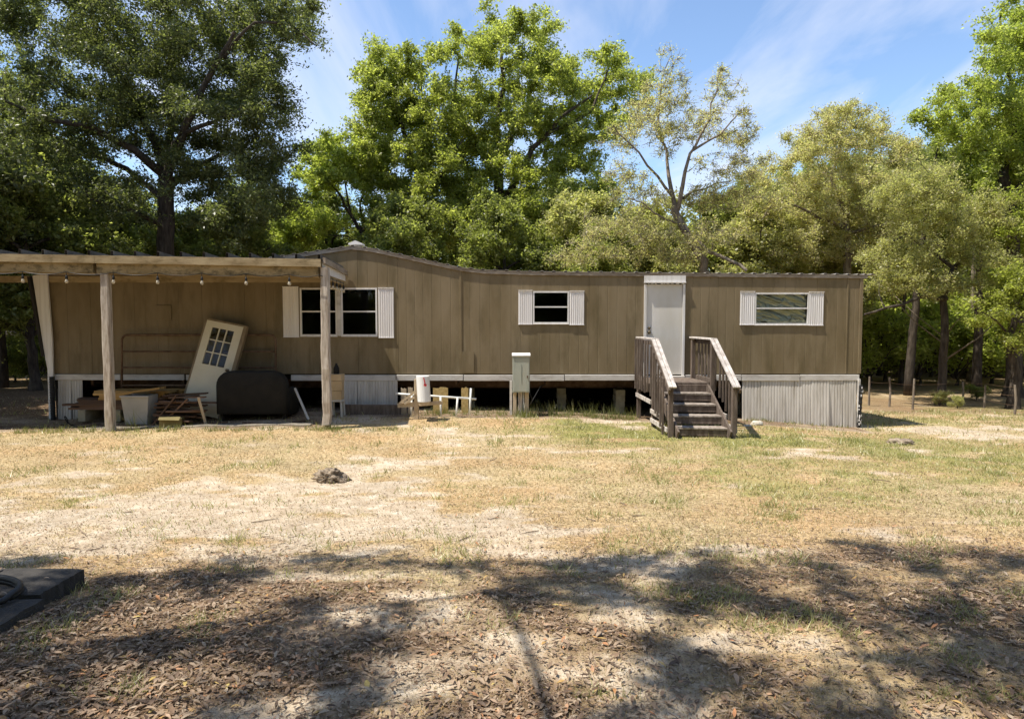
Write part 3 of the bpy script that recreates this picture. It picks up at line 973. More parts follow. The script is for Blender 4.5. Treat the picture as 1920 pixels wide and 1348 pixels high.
zr = float(zl0(PXR)); zw = PZ(510, WALL)
ybar('end_fascia', M['roof_edge'], PXR + 0.05, 0.05, zr - 0.075, zr + 0.03, zw - 0.075, zw + 0.02, PORCH - 0.08)
ybar('end_panel', M['white_metal'], PXR + 0.012, 0.02, zr - 0.26, zr - 0.078, zw - 0.20, zw - 0.078, PORCH - 0.03)
ybar('end_beam', M['fascia'], PXR - 0.03, 0.06, zr - 0.34, zr - 0.04, zw - 0.28, zw - 0.04, PORCH + 0.035, WALL - 0.03)
# pans with standing ribs
xr = PXR - 0.01
pan_w = 0.435
while xr > PXL + 0.2:
    xl = xr - pan_w
    za, zb = float(zl0((xl + xr) / 2)) + 0.006, float(zl0((xl + xr) / 2)) - 0.09
    mb = MB()
    vs = []
    hr = 0.088
    prof = [(xl, 0.0), (xr - 0.05, 0.0), (xr - 0.045, hr), (xr - 0.006, hr), (xr - 0.004, 0.0)]
    prof2 = [(p[0], p[1] - 0.006) for p in prof[::-1]]
    pl = prof + prof2
    nn = len(pl)
    vs = [(p[0], PORCH - 0.10, za + p[1]) for p in pl] + [(p[0], WALL - 0.04, zb + p[1]) for p in pl]
    fs = [(i, (i + 1) % nn, (i + 1) % nn + nn, i + nn) for i in range(nn)]
    m_ = len(prof)
    for i in range(m_ - 1):
        fs.append((i, i + 1, nn - 2 - i, nn - 1 - i)); fs.append((i + nn, i + 1 + nn, 2 * nn - 2 - i, 2 * nn - 1 - i))
    mb.add(vs, fs)
    mb.build('roof_pan', M['dark_pan'], porch)
    xr = xl
mb = MB(); mb.box(((PXL + PXR) / 2, WALL - 0.035, zw - 0.16), (PXR - PXL - 0.2, 0.04, 0.14)); mb.build('ledger_board', M['fascia'], porch)
# posts
for i, (pt, pb, foot) in enumerate(((196, 204, False), (602, 612, True), (-330, -340, False))):
    x = PX(pb, PORCH, 700)
    zg = G(x, PORCH) - 0.06
    zt = float(zl0(x)) - 0.15
    mb = MB()
    n = 14
    z_b = zg + (0.14 if foot else 0)
    pts = []
    wob = 0.012 if foot else 0.004
    for k in range(n + 1):
        u = k / n
        pts.append((x + (0.0) + R.uniform(-wob, wob), PORCH + R.uniform(-wob, wob) + 0.0, z_b + (zt - z_b) * u))
    half = 0.074
    vs = []; fs = []
    for p in pts:
        s = half * (1 + R.uniform(-1, 1) * (0.06 if foot else 0.015))
        c_ = 0.016
        ring = [(-s + c_, -s), (s - c_, -s), (s, -s + c_), (s, s - c_), (s - c_, s), (-s + c_, s), (-s, s - c_), (-s, -s + c_)]
        vs += [(p[0] + q[0], p[1] + q[1], p[2]) for q in ring]
    for k in range(n):
        for j in range(8):
            a_ = k * 8 + j; b_ = k * 8 + (j + 1) % 8
            fs.append((a_, b_, b_ + 8, a_ + 8))
    fs += [tuple(range(7, -1, -1)), tuple(range(n * 8, n * 8 + 8))]
    mb.add(vs, fs)
    post = mb.build('post', M['post_wood'], porch)
    if foot:
        mb = MB(); mb.box((x + 0.015, PORCH, zg + 0.07), (0.105, 0.105, 0.16), ch=0.01); mb.build('post_foot', M['pale_concrete'], post)

# kerb along the front of the shaded porch floor
mb = MB()
xa, xb = -8.4, -3.95
ks = np.linspace(xa, xb, 24)
vs, fs = [], []
for k_, xx in enumerate(ks):
    zg = G(xx, PORCH + 0.35)
    o_ = 0.03 * math.sin(xx * 2.1) + R.uniform(-.02, .02)
    vs += [(xx, PORCH + 0.20 + o_, zg - 0.1), (xx, PORCH + 0.21 + o_, zg + 0.005), (xx, PORCH + 0.24 + o_, zg + 0.02 + 0.012 * math.sin(xx * 7)), (xx, PORCH + 0.44 + o_, zg + 0.02), (xx, PORCH + 0.46 + o_, zg - 0.1)]
for k_ in range(len(ks) - 1):
    for j in range(4): fs.append((k_ * 5 + j, k_ * 5 + 5 + j, k_ * 5 + 6 + j, k_ * 5 + 1 + j))
fs += [(0, 1, 2, 3, 4), tuple(range(len(vs) - 1, len(vs) - 6, -1))]
mb.add(vs, fs)
tag(mb.build('kerb', M['pale_concrete']), 'low pale concrete kerb under the porch roof edge', 'kerb', kind='structure')

# ------------------------------------------------------------------ string lights
sl = thing('string_lights', 'string of round bulbs on a black cord hung under the porch beam', 'string lights', (PX(378, PORCH), PORCH - 0.14, 2.9))
yb_ = PORCH - 0.10
spots = [(P(px, 509 + 6 * px / 600, yb_)) for px in (-40, 42, 124, 212, 295, 378, 461, 542)]
end = [Vector((PXR + 0.045, PORCH - 0.02 + 0.29 * k, zr - 0.31 - 0.010 * k)) for k in range(6)]
chain = spots + [Vector((PXR - 0.02, PORCH - 0.15, zr - 0.30))] + end
pts = []
for a, b in zip(chain, chain[1:]):
    sag = 0.045 if (b - a).length > 0.5 else 0.015
    for k in range(8):
        u = k / 8
        p = a.lerp(b, u); p.z -= sag * 4 * u * (1 - u)
        pts.append(p)
pts.append(chain[-1])
mb = MB(); mb.tube(pts, 0.0065, 6); mb.build('cord', M['black'], sl)
for p in spots + end:
    mb = MB()
    mb.tube([(p.x, p.y, p.z), (p.x + 0.004, p.y - 0.002, p.z - 0.07)], 0.006, 6)
    mb.lathe((p.x + 0.004, p.y - 0.002, p.z - 0.135), [(0.018, 0), (0.024, 0.012), (0.022, 0.05), (0.010, 0.075)], 10)
    so = mb.build('socket', M['black'], sl, smooth=False)
    mb = MB()
    mb.lathe((p.x + 0.004, p.y - 0.002, p.z - 0.215), [(0.004, 0), (0.022, 0.008), (0.031, 0.028), (0.029, 0.05), (0.018, 0.075), (0.015, 0.082)], 12)
    mb.build('bulb', M['bulb'], so, smooth=True)

# ------------------------------------------------------------------ white panel and drainpipe at the far end of the porch
Yp = WALL - 0.09
q = [P(62, 517, Yp), P(89, 513, Yp), P(99, 640, Yp), P(101, 738, Yp), P(91, 738, Yp), P(90, 692, Yp), P(84, 660, Yp)]
t = thing('end_panel_board', 'tapered white board standing at the shaded corner of the home under the porch', 'board', (PX(97, Yp), Yp, G(PX(97, Yp), Yp)))
qb = [(p.x, p.z) for p in q]
qb[3] = (qb[3][0], G(qb[3][0], Yp) - 0.02); qb[4] = (qb[4][0], G(qb[4][0], Yp) - 0.02)
mb = MB(); mb.prism(qb, 1, Yp - 0.02, Yp + 0.02); mb.build('board_face', M['white_metal'], t)
mb = MB()
e0, e1 = P(56, 519, Yp), P(83, 668, Yp)
mb.bar((e0.x, Yp + 0.0, e0.z), (e1.x, Yp, e1.z), 0.06, 0.10, up=(0, 1, 0)); mb.build('edge_strip', M['dark'], t)
Yd = WALL - 0.20
mb = MB()
p0 = P(97, 706, Yd)
xd = p0.x
zs = np.arange(G(xd, Yd) - 0.02, p0.z, 0.028)
mb.tube([(xd, Yd, z) for z in zs], [0.045 if k % 2 else 0.052 for k in range(len(zs))], 12)
tag(mb.build('drain_pipe', M['black'], smooth=False), 'short black corrugated pipe upright beside the tapered white board', 'pipe')

# black pipe at the other corner of the home
Yd = WALL - 0.10
p0, p1 = P(1612, 722, Yd), P(1607, 805, Yd)
zs = np.linspace(G(p1.x, Yd) - 0.03, p0.z, 26)
mb = MB(); mb.tube([(p1.x + (p0.x - p1.x) * k / 25 + 0.035, Yd, z) for k, z in enumerate(zs)], [0.036 if k % 3 else 0.043 for k in range(26)], 12)
t = mb.build('downpipe', M['black'])
tag(t, 'black ribbed pipe with pale flakes at the corner of the white skirting', 'pipe')
mb = MB()
for k in range(16):
    z = R.uniform(zs[1], zs[-2]); u = (z - zs[0]) / (zs[-1] - zs[0])
    cx = p1.x + (p0.x - p1.x) * u + 0.035
    th = R.uniform(-2.6, -0.5)
    mb.box((cx + 0.042 * math.cos(th), Yd + 0.042 * math.sin(th), z), (0.02, 0.006, R.uniform(0.02, 0.06)), (0, 0, th + math.pi / 2))
mb.build('paint_flake', M['white_metal'], t)

# ------------------------------------------------------------------ wooden steps
SX0, SX1 = PX(1196, WALL), PX(1296, WALL)
LZ = PZ(706, WALL) - 0.01                              # landing height
YL = WALL - 1.32                                       # landing front
steps = thing('wooden_steps', 'weathered wooden steps with baluster railings leading up to the white door', 'steps', ((SX0 + SX1) / 2, YL - 0.4, 0.0))
def skew(x, y):                                        # the old steps lean a little sideways towards the bottom
    return x + 0.17 * (WALL - y) / 2.5
def sbox(name, mat, c, s, rot=None, ch=0.006, par=None):
    mb = MB(); mb.box((skew(c[0], c[1]), c[1], c[2]), s, rot, ch=ch)
    return mb.build(name, mat, par or steps)


xc = (SX0 + SX1) / 2
wid = SX1 - SX0
for k in range(8):                                     # landing boards
    yk = WALL - 0.10 - 0.15 * k - 0.07
    sbox('landing_board', M['grey_wood'], (xc, yk, LZ - 0.019 + R.uniform(-.004, .004)), (wid - 0.10, 0.142, 0.038), (0, R.uniform(-.008, .008), R.uniform(-.006, .006)))
sbox('landing_joist', M['grey_wood'], (xc, YL + 0.02, LZ - 0.135), (wid - 0.12, 0.038, 0.185))
sbox('landing_joist', M['grey_wood'], (xc, WALL - 0.16, LZ - 0.135), (wid - 0.12, 0.038, 0.185))
for sx in (SX0 + 0.045, SX1 - 0.045):
    sbox('landing_joist', M['grey_wood'], (sx, (YL + WALL) / 2, LZ - 0.135), (0.036, WALL - YL - 0.16, 0.185))
NT = 4
RUN = 0.285
GB = G(skew(xc, YL - RUN * NT), YL - RUN * NT)
RISE = (LZ - GB) / (NT + 1)
for k in range(NT):
    y1 = YL - RUN * k
    zt = LZ - RISE * (k + 1)
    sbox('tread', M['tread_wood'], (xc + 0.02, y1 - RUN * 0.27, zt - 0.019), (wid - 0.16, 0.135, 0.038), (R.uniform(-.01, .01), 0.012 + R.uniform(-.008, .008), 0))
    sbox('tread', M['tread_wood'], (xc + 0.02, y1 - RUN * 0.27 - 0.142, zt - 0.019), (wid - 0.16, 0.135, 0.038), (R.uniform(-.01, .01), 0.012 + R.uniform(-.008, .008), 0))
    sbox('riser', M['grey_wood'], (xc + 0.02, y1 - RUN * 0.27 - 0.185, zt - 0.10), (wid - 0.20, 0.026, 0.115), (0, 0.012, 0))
for sx in (SX0 + 0.10, SX1 - 0.10):                    # stringers
    mb = MB()
    a = (skew(sx, YL + 0.02), YL + 0.02, LZ - 0.13); b = (skew(sx, YL - RUN * NT - 0.10), YL - RUN * NT - 0.10, GB + 0.03)
    mb.bar(a, b, 0.038, 0.24); mb.build('stringer', M['grey_wood'], steps)
RH = 0.86
YB = YL - RUN * NT + 0.02
for side, sx in ((-1, SX0), (1, SX1)):
    zb0 = LZ - RISE * NT
    posts_ = ((WALL - 0.14, G(sx, WALL - .14) - 0.1, LZ + RH - 0.05), (YL, G(skew(sx, YL), YL) - 0.1, LZ + RH - 0.05), (YB, G(skew(sx, YB), YB) - 0.1, zb0 + RH - 0.10))
    for (yy, za, zb) in posts_:
        mb = MB(); x_ = skew(sx, yy)
        mb.box((x_, yy, (za + zb) / 2), (0.085, 0.085, zb - za), ch=0.008); mb.build('railing_post', M['grey_wood'], steps)
    # level rail on the landing, sloping rail down the flight
    for (ya, za, yb, zb, cap) in ((WALL - 0.04, LZ + RH, YL - 0.05, LZ + RH, 1), (YL - 0.02, LZ + RH + 0.005, YB - 0.13, zb0 + RH - 0.115, 2)):
        A = Vector((skew(sx, ya), ya, za)); B = Vector((skew(sx, yb), yb, zb))
        for off in ((0,) if cap == 1 else (-0.037, 0.037)):
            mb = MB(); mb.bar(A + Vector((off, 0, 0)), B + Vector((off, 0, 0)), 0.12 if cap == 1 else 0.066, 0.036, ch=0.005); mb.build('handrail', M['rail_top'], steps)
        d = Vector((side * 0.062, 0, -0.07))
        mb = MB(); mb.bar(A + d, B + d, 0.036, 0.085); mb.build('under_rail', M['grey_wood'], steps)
    # lower rail
    A = Vector((skew(sx, WALL - 0.10) + side * 0.062, WALL - 0.10, LZ + 0.02)); B = Vector((skew(sx, YL) + side * 0.062, YL - 0.03, LZ + 0.02))
    mb = MB(); mb.bar(A, B, 0.036, 0.085); mb.build('lower_rail', M['grey_wood'], steps)
    nb = 6
    for k in range(nb):
        yy = WALL - 0.22 - (WALL - YL - 0.34) * k / (nb - 1)
        z_lo, z_hi = LZ - 0.20 + R.uniform(-.04, .03), LZ + RH - 0.03
        mb = MB(); mb.box((skew(sx, yy) + side * 0.10, yy, (z_lo + z_hi) / 2), (0.034, 0.036, z_hi - z_lo), (R.uniform(-.02, .02), 0, 0)); mb.build('baluster', M['grey_wood'], steps)
    nb = 6
    for k in range(nb):
        u = (k + 0.8) / (nb + 0.6)
        yy = YL + (YB - YL) * u
        zf = LZ + (zb0 - LZ) * u
        z_lo, z_hi = max(zf - 0.20 + R.uniform(-.05, .05), G(skew(sx, yy), yy) + 0.02), zf + RH - 0.06
        mb = MB(); mb.box((skew(sx, yy) + side * 0.10, yy, (z_lo + z_hi) / 2), (0.034, 0.036, z_hi - z_lo), (R.uniform(-.02, .02), 0, 0)); mb.build('baluster', M['grey_wood'], steps)
    for zc, ya, yb in ((0.50, WALL - 0.14, YL), (0.30, YL, YL - 0.62), (0.12, YL, YB)):
        za_ = zc + 0.02
        mb = MB(); mb.bar((skew(sx, ya) + side * 0.058, ya, za_ + 0.03), (skew(sx, yb) + side * 0.058, yb, za_), 0.03, 0.08); mb.build('side_brace', M['rail_top'], steps)

# ------------------------------------------------------------------ service box, mailbox, pipe rack
Yb = 14.45
a, b = P(961, 667, Yb), P(993, 735, Yb)
xg = (a.x + b.x) / 2
box = thing('service_box', 'tall grey green metal electrical box on short wooden posts by the wall', 'electrical box', (xg, Yb, G(xg, Yb)))
w, h = b.x - a.x, a.z - b.z
mb = MB(); mb.box((xg, Yb, (a.z + b.z) / 2), (w, 0.2, h), ch=0.008); mb.build('cabinet', M['grey_box'], box)
mb = MB(); mb.box((xg, Yb - 0.106, (a.z + b.z) / 2 - 0.01), (w - 0.03, 0.012, h - 0.07), ch=0.004)
dr = mb.build('cabinet_door', M['grey_box'], box)
mb = MB(); mb.box((xg, Yb - 0.116, (a.z + b.z) / 2 + 0.02), (0.008, 0.008, h * 0.5)); mb.build('door_rib', M['grey_box'], dr)
mb = MB(); mb.add([(a.x - 0.012, Yb - 0.13, a.z - 0.005), (b.x + 0.012, Yb - 0.13, a.z - 0.005), (b.x + 0.012, Yb + 0.11, a.z + 0.03), (a.x - 0.012, Yb + 0.11, a.z + 0.03),
                   (a.x - 0.012, Yb - 0.13, a.z + 0.02), (b.x + 0.012, Yb - 0.13, a.z + 0.02), (b.x + 0.012, Yb + 0.11, a.z + 0.055), (a.x - 0.012, Yb + 0.11, a.z + 0.055)],
                  [(0, 3, 2, 1), (4, 5, 6, 7), (0, 1, 5, 4), (2, 3, 7, 6), (0, 4, 7, 3), (1, 2, 6, 5)]); mb.build('rain_cap', M['white_metal'], box)
for ox, wd, mt in ((-0.13, 0.07, 'pale_wood'), (-0.02, 0.085, 'post_wood'), (0.12, 0.085, 'pale_wood')):
    mb = MB(); mb.box((xg + ox, Yb + 0.03, (G(xg, Yb) + b.z) / 2 - 0.03), (wd, 0.085, b.z - G(xg, Yb) + 0.08), ch=0.006); mb.build('leg', M[mt], box)
mb = MB(); xs_ = a.x - 0.035
mb.box((xs_, Yb + 0.06, (G(xs_, Yb) + b.z) / 2 + 0.08), (0.05, 0.04, b.z - G(xs_, Yb) + 0.3)); mb.build('stake', M['trim'], box)
mb = MB(); mb.tube([(b.x - 0.02, Yb + 0.05, b.z + 0.02), (b.x + 0.06, Yb + 0.12, b.z - 0.16), (b.x + 0.02, Yb + 0.3, b.z - 0.30), (b.x + 0.25, WALL + 0.05, b.z + 0.05), (b.x + 0.42, WALL + 0.2, b.z + 0.13)], 0.011, 6); mb.build('cable', M['black'], box, smooth=True)
mb = MB(); mb.tube([(xg + 0.05, Yb + 0.04, b.z + 0.01), (xg + 0.05, Yb + 0.04, G(xg, Yb) - 0.03)], 0.022, 8); mb.build('conduit', M['pvc'], box, smooth=True)
mb = MB(); mb.box((xg + w * 0.36, Yb - 0.118, (a.z + b.z) / 2 - 0.05), (0.02, 0.02, 0.05), ch=0.003); mb.build('latch', M['rust'], dr)

Ym = 14.05
gm = lambda px: PX(px, Ym, 750)
x = gm(781)
mbx = thing('mailbox_post', 'pale wooden mailbox post with diagonal braces standing before the dark gap', 'mailbox post', (x, Ym, G(x, Ym)))
zt = PZ(712, Ym)
mb = MB(); mb.box((x, Ym, (G(x, Ym) + zt) / 2 - 0.04), (0.095, 0.095, zt - G(x, Ym) + 0.1), (0, 0.02, 0), ch=0.006); mb.build('post', M['pale_wood'], mbx)
za = PZ(758, Ym)
mb = MB(); mb.bar((gm(746), Ym - 0.03, za - 0.02), (x - 0.05, Ym - 0.03, za), 0.04, 0.09, ch=0.004); mb.build('arm', M['pale_wood'], mbx)
mb = MB(); mb.bar((x + 0.05, Ym - 0.03, za - 0.0), (gm(830), Ym - 0.03, za + 0.04), 0.04, 0.075, ch=0.004); mb.build('arm', M['pale_wood'], mbx)
for o_ in (0.0, 0.10):
    mb = MB(); mb.bar((gm(750) + o_, Ym - 0.07, za + 0.02), (x - 0.03, Ym - 0.07, za + 0.26 - o_), 0.03, 0.05); mb.build('brace', M['pale_wood'], mbx)
# the mailbox hangs nose down in front of the post
p0, p1 = P(782, 705, Ym - 0.16), P(806, 752, Ym - 0.16)
mxc = (p0.x + p1.x) / 2 - 0.005
mail = thing('mailbox', 'white metal mailbox with red flag hung nose down on its post', 'mailbox', (mxc, Ym - 0.17, p1.z))
hw = 0.125
ring = [(-hw, 0.10), (hw, 0.10)] + [(hw * math.cos(t_), -0.03 - 0.11 * math.sin(t_)) for t_ in np.linspace(0, math.pi, 11)]
LenM = p0.z - p1.z
mb = MB()
tilt = 0.10
vs = []
for zz_ in (0.0, LenM):
    for (u, v) in ring:
        vs.append((mxc + u + (0.02 if zz_ == 0 else -0.012), Ym - 0.17 + v - (0.03 if zz_ == 0 else 0), p1.z + zz_))
n = len(ring)
mb.add(vs, [(i, (i + 1) % n, (i + 1) % n + n, i + n) for i in range(n)] + [tuple(range(n)), tuple(range(2 * n - 1, n - 1, -1))])
body = mb.build('body', M['mailbox'], mail)
mb = MB()
vs = []
for zz_ in (-0.075, -0.002):
    sc_ = 0.86 if zz_ < -0.05 else 0.97
    for (u, v) in ring:
        vs.append((mxc + u * sc_ + 0.024, Ym - 0.20 + v * sc_, p1.z + zz_))
mb.add(vs, [(i, (i + 1) % n, (i + 1) % n + n, i + n) for i in range(n)] + [tuple(range(n)), tuple(range(2 * n - 1, n - 1, -1))])
mb.build('door', M['pale_wood'], mail)
mb = MB()
f0, f1 = P(794, 708, Ym - 0.34), P(797.5, 722, Ym - 0.34)
mb.bar((f0.x, Ym - 0.325, f0.z), (f1.x, Ym - 0.325, f1.z), 0.018, 0.008, up=(0, 1, 0)).box((f1.x - 0.004, Ym - 0.325, f1.z), (0.055, 0.008, 0.045), (0, 0.3, 0))
mb.build('flag', M['red'], mail)

rack = thing('pipe_rack', 'low rack of white plastic pipe leaning near the mailbox post', 'pipe rack', (gm(856), Ym + 0.1, G(gm(856), Ym)))
Yr = Ym + 0.14
mb = MB(); mb.tube([P(742, 738, Yr), P(893, 748, Yr)], 0.022, 8); mb.build('rail', M['pvc'], rack, smooth=True)
for (pa, ya_, pb, yb2) in ((858, 746, 855, 776), (883, 728, 880, 776), (772, 741, 772, 776), (826, 744, 827, 776)):
    A, B = P(pa, ya_, Yr - 0.03), P(pb, yb2, Yr - 0.03)
    B.z = G(B.x, B.y) - 0.04
    mb = MB(); mb.tube([A, B], 0.02, 8); mb.build('leg', M['pvc'], rack, smooth=True)

for (px0, px1, py0, nm, lb, mt, jag) in ((812, 840, 727, 'wood_panel', 'yellowish rough plywood scrap leaning in the gap beside the mailbox', 'osb', 0.03),
                                   (865, 878, 727, 'wood_panel', 'narrow split plywood scrap leaning behind the white pipe rack', 'osb', 0.05),
                                   (752, 762, 728, 'wood_panel', 'narrow brown board scrap leaning between skirting and mailbox post', 'pale_wood', 0.03),
                                   (765, 774, 727, 'wood_panel', 'short brown board scrap just behind the mailbox post', 'pale_wood', 0.03)):
    Yw = WALL - 0.35
    xa, xb = PX(px0, Yw, 740), PX(px1, Yw, 740)
    zt = PZ(py0, Yw)
    zb = G((xa + xb) / 2, Yw) - 0.02
    mb = MB()
    n = 6
    top = [(xa + (xb - xa) * k / n, zt + R.uniform(-jag, jag) * 0.5) for k in range(n + 1)]
    poly = [(xa, zb), (xb, zb)] + top[::-1]
    mb.prism(poly, 1, Yw - 0.012, Yw + 0.012)
    tag(mb.build(nm, M[mt]), lb, 'wood scrap')

# small white stool with boxes and a dark jug behind the right porch post
Ys = 14.35
xs0 = PX(632, Ys, 720)
zg = G(xs0, Ys)
st = thing('stool', 'small white stool under the tan boxes behind the rough porch post', 'stool', (xs0, Ys, zg))
sh = PZ(749, Ys) - zg
mb = MB(); mb.box((xs0, Ys, zg + sh - 0.02), (0.26, 0.26, 0.04), ch=0.01); mb.build('seat', M['white_plastic'], st)
for ox in (-1, 1):
    for oy in (-1, 1):
        mb = MB(); mb.bar((xs0 + ox * 0.115, Ys + oy * 0.115, zg - 0.02), (xs0 + ox * 0.105, Ys + oy * 0.105, zg + sh - 0.04), 0.035, 0.035); mb.build('leg', M['white_plastic'], st)
zc = zg + sh
h1 = (PZ(701, Ys) - zc)
for k, (hh, ww, lb) in enumerate(((h1 * 0.36, 0.23, 'lower tan cardboard box stacked on the small white stool'), (h1 * 0.38, 0.24, 'middle tan cardboard box in the stack on the white stool'), (h1 * 0.26, 0.25, 'shallow tan cardboard box topmost in the stack on the white stool'))):
    t = thing('cardboard_box', lb, 'box', (xs0, Ys, zc), 'boxes stacked on the stool')
    mb = MB(); mb.box((xs0, Ys, zc + hh / 2), (ww, 0.24, hh - 0.004), (0, 0, R.uniform(-.1, .1)), ch=0.005); mb.build('carton', M['cardboard'], t)
    mb = MB(); mb.box((xs0, Ys - 0.125, zc + hh * 0.9), (ww * 0.98, 0.006, hh * 0.16)); mb.build('flap', M['cardboard'], t)
    zc += hh
mb = MB(); mb.lathe((xs0 - 0.01, Ys, zc), [(0.055, 0), (0.062, 0.02), (0.060, 0.12), (0.035, 0.17), (0.022, 0.19), (0.022, 0.22)], 14)
tag(mb.build('jug', M['sofa'], smooth=True), 'dark jug standing on the stacked tan boxes', 'jug')

# long board across the skirting behind the shade
Yq = 14.55
A, B = P(640, 758, Yq), P(752, 760, Yq)
A.z = G(A.x, Yq) + 0.10; B.z = G(B.x, Yq) + 0.10
mb = MB(); mb.bar((A.x, Yq, A.z), (B.x, Yq, B.z), 0.04, 0.22, ch=0.005)
tag(mb.build('leaning_board', M['grey_wood']), 'long grey board on edge before the shaded skirting', 'board')

# ------------------------------------------------------------------ under the porch: door, gate, sofa, lumber
Yd0 = 14.30
c_bot = Vector((PX(375, Yd0, 735), Yd0, 0))
DW, DH = 0.80, 1.98
tx = math.radians(11.5)
lean = math.radians(14)
zg = G(c_bot.x, Yd0)
T = Matrix.Translation((c_bot.x - 0.02, Yd0 - 0.0, zg + 0.09)) @ Matrix.Rotation(-lean, 4, 'X') @ Matrix.Rotation(tx, 4, 'Y') @ Matrix.Translation((0, 0, DH / 2))
ld = thing('leaning_door', 'old cream door with nine glass panes leaning crooked under the porch', 'door', (c_bot.x, Yd0, zg))
def dbox(name, mat, c, s, par, ch=0.0):
    mb = MB(); mb.box(c, s, M=T, ch=ch); return mb.build(name, mat, par)


gx0, gx1, gz0, gz1 = -0.25, 0.23, 0.06, 0.86          # glazed opening
mb = MB()
for (c, s) in ((((-DW / 2 + gx0) / 2, 0, 0), (gx0 + DW / 2, 0.044, DH)), (((DW / 2 + gx1) / 2, 0, 0), (DW / 2 - gx1, 0.044, DH)),
               (((gx0 + gx1) / 2, 0, (gz1 + DH / 2) / 2), (gx1 - gx0, 0.044, DH / 2 - gz1)), (((gx0 + gx1) / 2, 0, (gz0 - DH / 2) / 2), (gx1 - gx0, 0.044, gz0 + DH / 2))):
    mb.box(c, s, M=T)
slab = mb.build('door_slab', M['old_door'], ld)
pw, ph = (gx1 - gx0) / 3, (gz1 - gz0) / 3
for i in range(3):
    for j in range(3):
        dbox('pane', M['glass'], (gx0 + pw * (i + 0.5), 0, gz0 + ph * (j + 0.5)), (pw - 0.02, 0.006, ph - 0.02), slab)
for i in range(1, 3):
    dbox('glazing_bar', M['old_door'], (gx0 + pw * i, -0.004, (gz0 + gz1) / 2), (0.022, 0.04, gz1 - gz0), slab)
for j in range(1, 3):
    for i in range(3):
        dbox('glazing_bar', M['old_door'], (gx0 + pw * (i + 0.5), -0.004, gz0 + ph * j), (pw - 0.022, 0.038, 0.022), slab)
dbox('door_frame', M['door_wood'], (DW / 2 + 0.045, 0.01, 0), (0.075, 0.10, DH + 0.06), ld)
dbox('door_frame', M['door_wood'], (-DW / 2 - 0.022, 0.03, 0), (0.035, 0.10, DH + 0.06), ld)
dbox('door_frame', M['door_wood'], (0.0, 0.02, DH / 2 + 0.02), (DW + 0.0, 0.10, 0.034), ld)
for zz_ in (0.02, -0.12):
    c = T @ Vector((DW / 2 - 0.075, -0.022, zz_))
    mb = MB(); mb.lathe(c, [(0.034, 0), (0.034, 0.01), (0.014, 0.015), (0.014, 0.035), (0.028, 0.045), (0.028, 0.062), (0.012, 0.07)], 12, (T.to_3x3() @ Euler((math.pi / 2, 0, 0)).to_matrix()))
    mb.build('knob', M['brass'], slab, smooth=True)

# tube gate
Yg = WALL - 0.16
gl, gr_ = PX(229, Yg), PX(517, Yg)
ztp = PZ(628, Yg)
zgb = G(-6.5, Yg) + 0.0
gate = thing('tube_gate', 'rusty metal tube gate leaning on the shaded wall behind the door', 'gate', ((gl + gr_) / 2, Yg, zgb))
def gy_(z): return Yg - 0.10 * (1 - (z - zgb) / (ztp - zgb))
rr = 0.12
pts = [Vector((gl, gy_(zgb), zgb)), Vector((gl, gy_(ztp - rr), ztp - rr))]
for k in range(1, 7):
    t_ = math.pi / 2 * k / 6
    z = ztp - rr + rr * math.sin(t_)
    pts.append(Vector((gl + rr - rr * math.cos(t_), gy_(z), z)))
for k in range(0, 7):
    t_ = math.pi / 2 * (1 - k / 6)
    z = ztp - rr + rr * math.sin(t_)
    pts.append(Vector((gr_ - rr + rr * math.cos(t_), gy_(z), z)))
pts.append(Vector((gr_, gy_(zgb), zgb)))
mb = MB(); mb.tube(pts, 0.024, 8); mb.build('frame', M['rust'], gate, smooth=True)
for k, z in enumerate((PZ(659, Yg), PZ(689, Yg), 0.75, 0.4)):
    mb = MB(); mb.tube([(gl, gy_(z), z), (gr_, gy_(z), z)], 0.02, 8); mb.build('rail', M['rust'], gate, smooth=True)

# sofa (seen from behind)
Yf = 14.05
xl, xr = PX(408, Yf, 720), PX(540, Yf, 720)
zg = G((xl + xr) / 2, Yf)
ztp = PZ(695, Yf)
so = thing('sofa', 'dark rounded sofa standing in the deep shade next to the leaning door', 'sofa', ((xl + xr) / 2, Yf, zg))
def rounded(mb, x0, x1, z0, z1, y0, y1, r, n=7, bulge=0.05):
    poly = [(x0, z0), (x1, z0)]
    for k in range(n):
        t_ = math.pi / 2 * k / (n - 1)
        poly.append((x1 - r + r * math.cos(t_), z1 - r + r * math.sin(t_)))
    for k in range(n):
        t_ = math.pi / 2 * (1 + k / (n - 1))
        poly.append((x0 + r + r * math.cos(t_), z1 - r + r * math.sin(t_)))
    cx, cz = (x0 + x1) / 2, (z0 + z1) / 2
    N_ = len(poly)
    vs, rows = [], [(0.90, y0), (0.985, y0 + bulge * 0.6), (1.0, y0 + bulge * 1.6), (1.0, y1 - bulge * 1.6), (0.985, y1 - bulge * .6), (0.90, y1)]
    for s, yy in rows:
        vs += [(cx + (p[0] - cx) * s, yy, cz + (p[1] - cz) * s) for p in poly]
    fs = [tuple(range(N_)), tuple(range(len(vs) - 1, len(vs) - N_ - 1, -1))]
    for a_ in range(len(rows) - 1):
        fs += [(a_ * N_ + i, (a_ + 1) * N_ + i, (a_ + 1) * N_ + (i + 1) % N_, a_ * N_ + (i + 1) % N_) for i in range(N_)]
    mb.add(vs, fs)


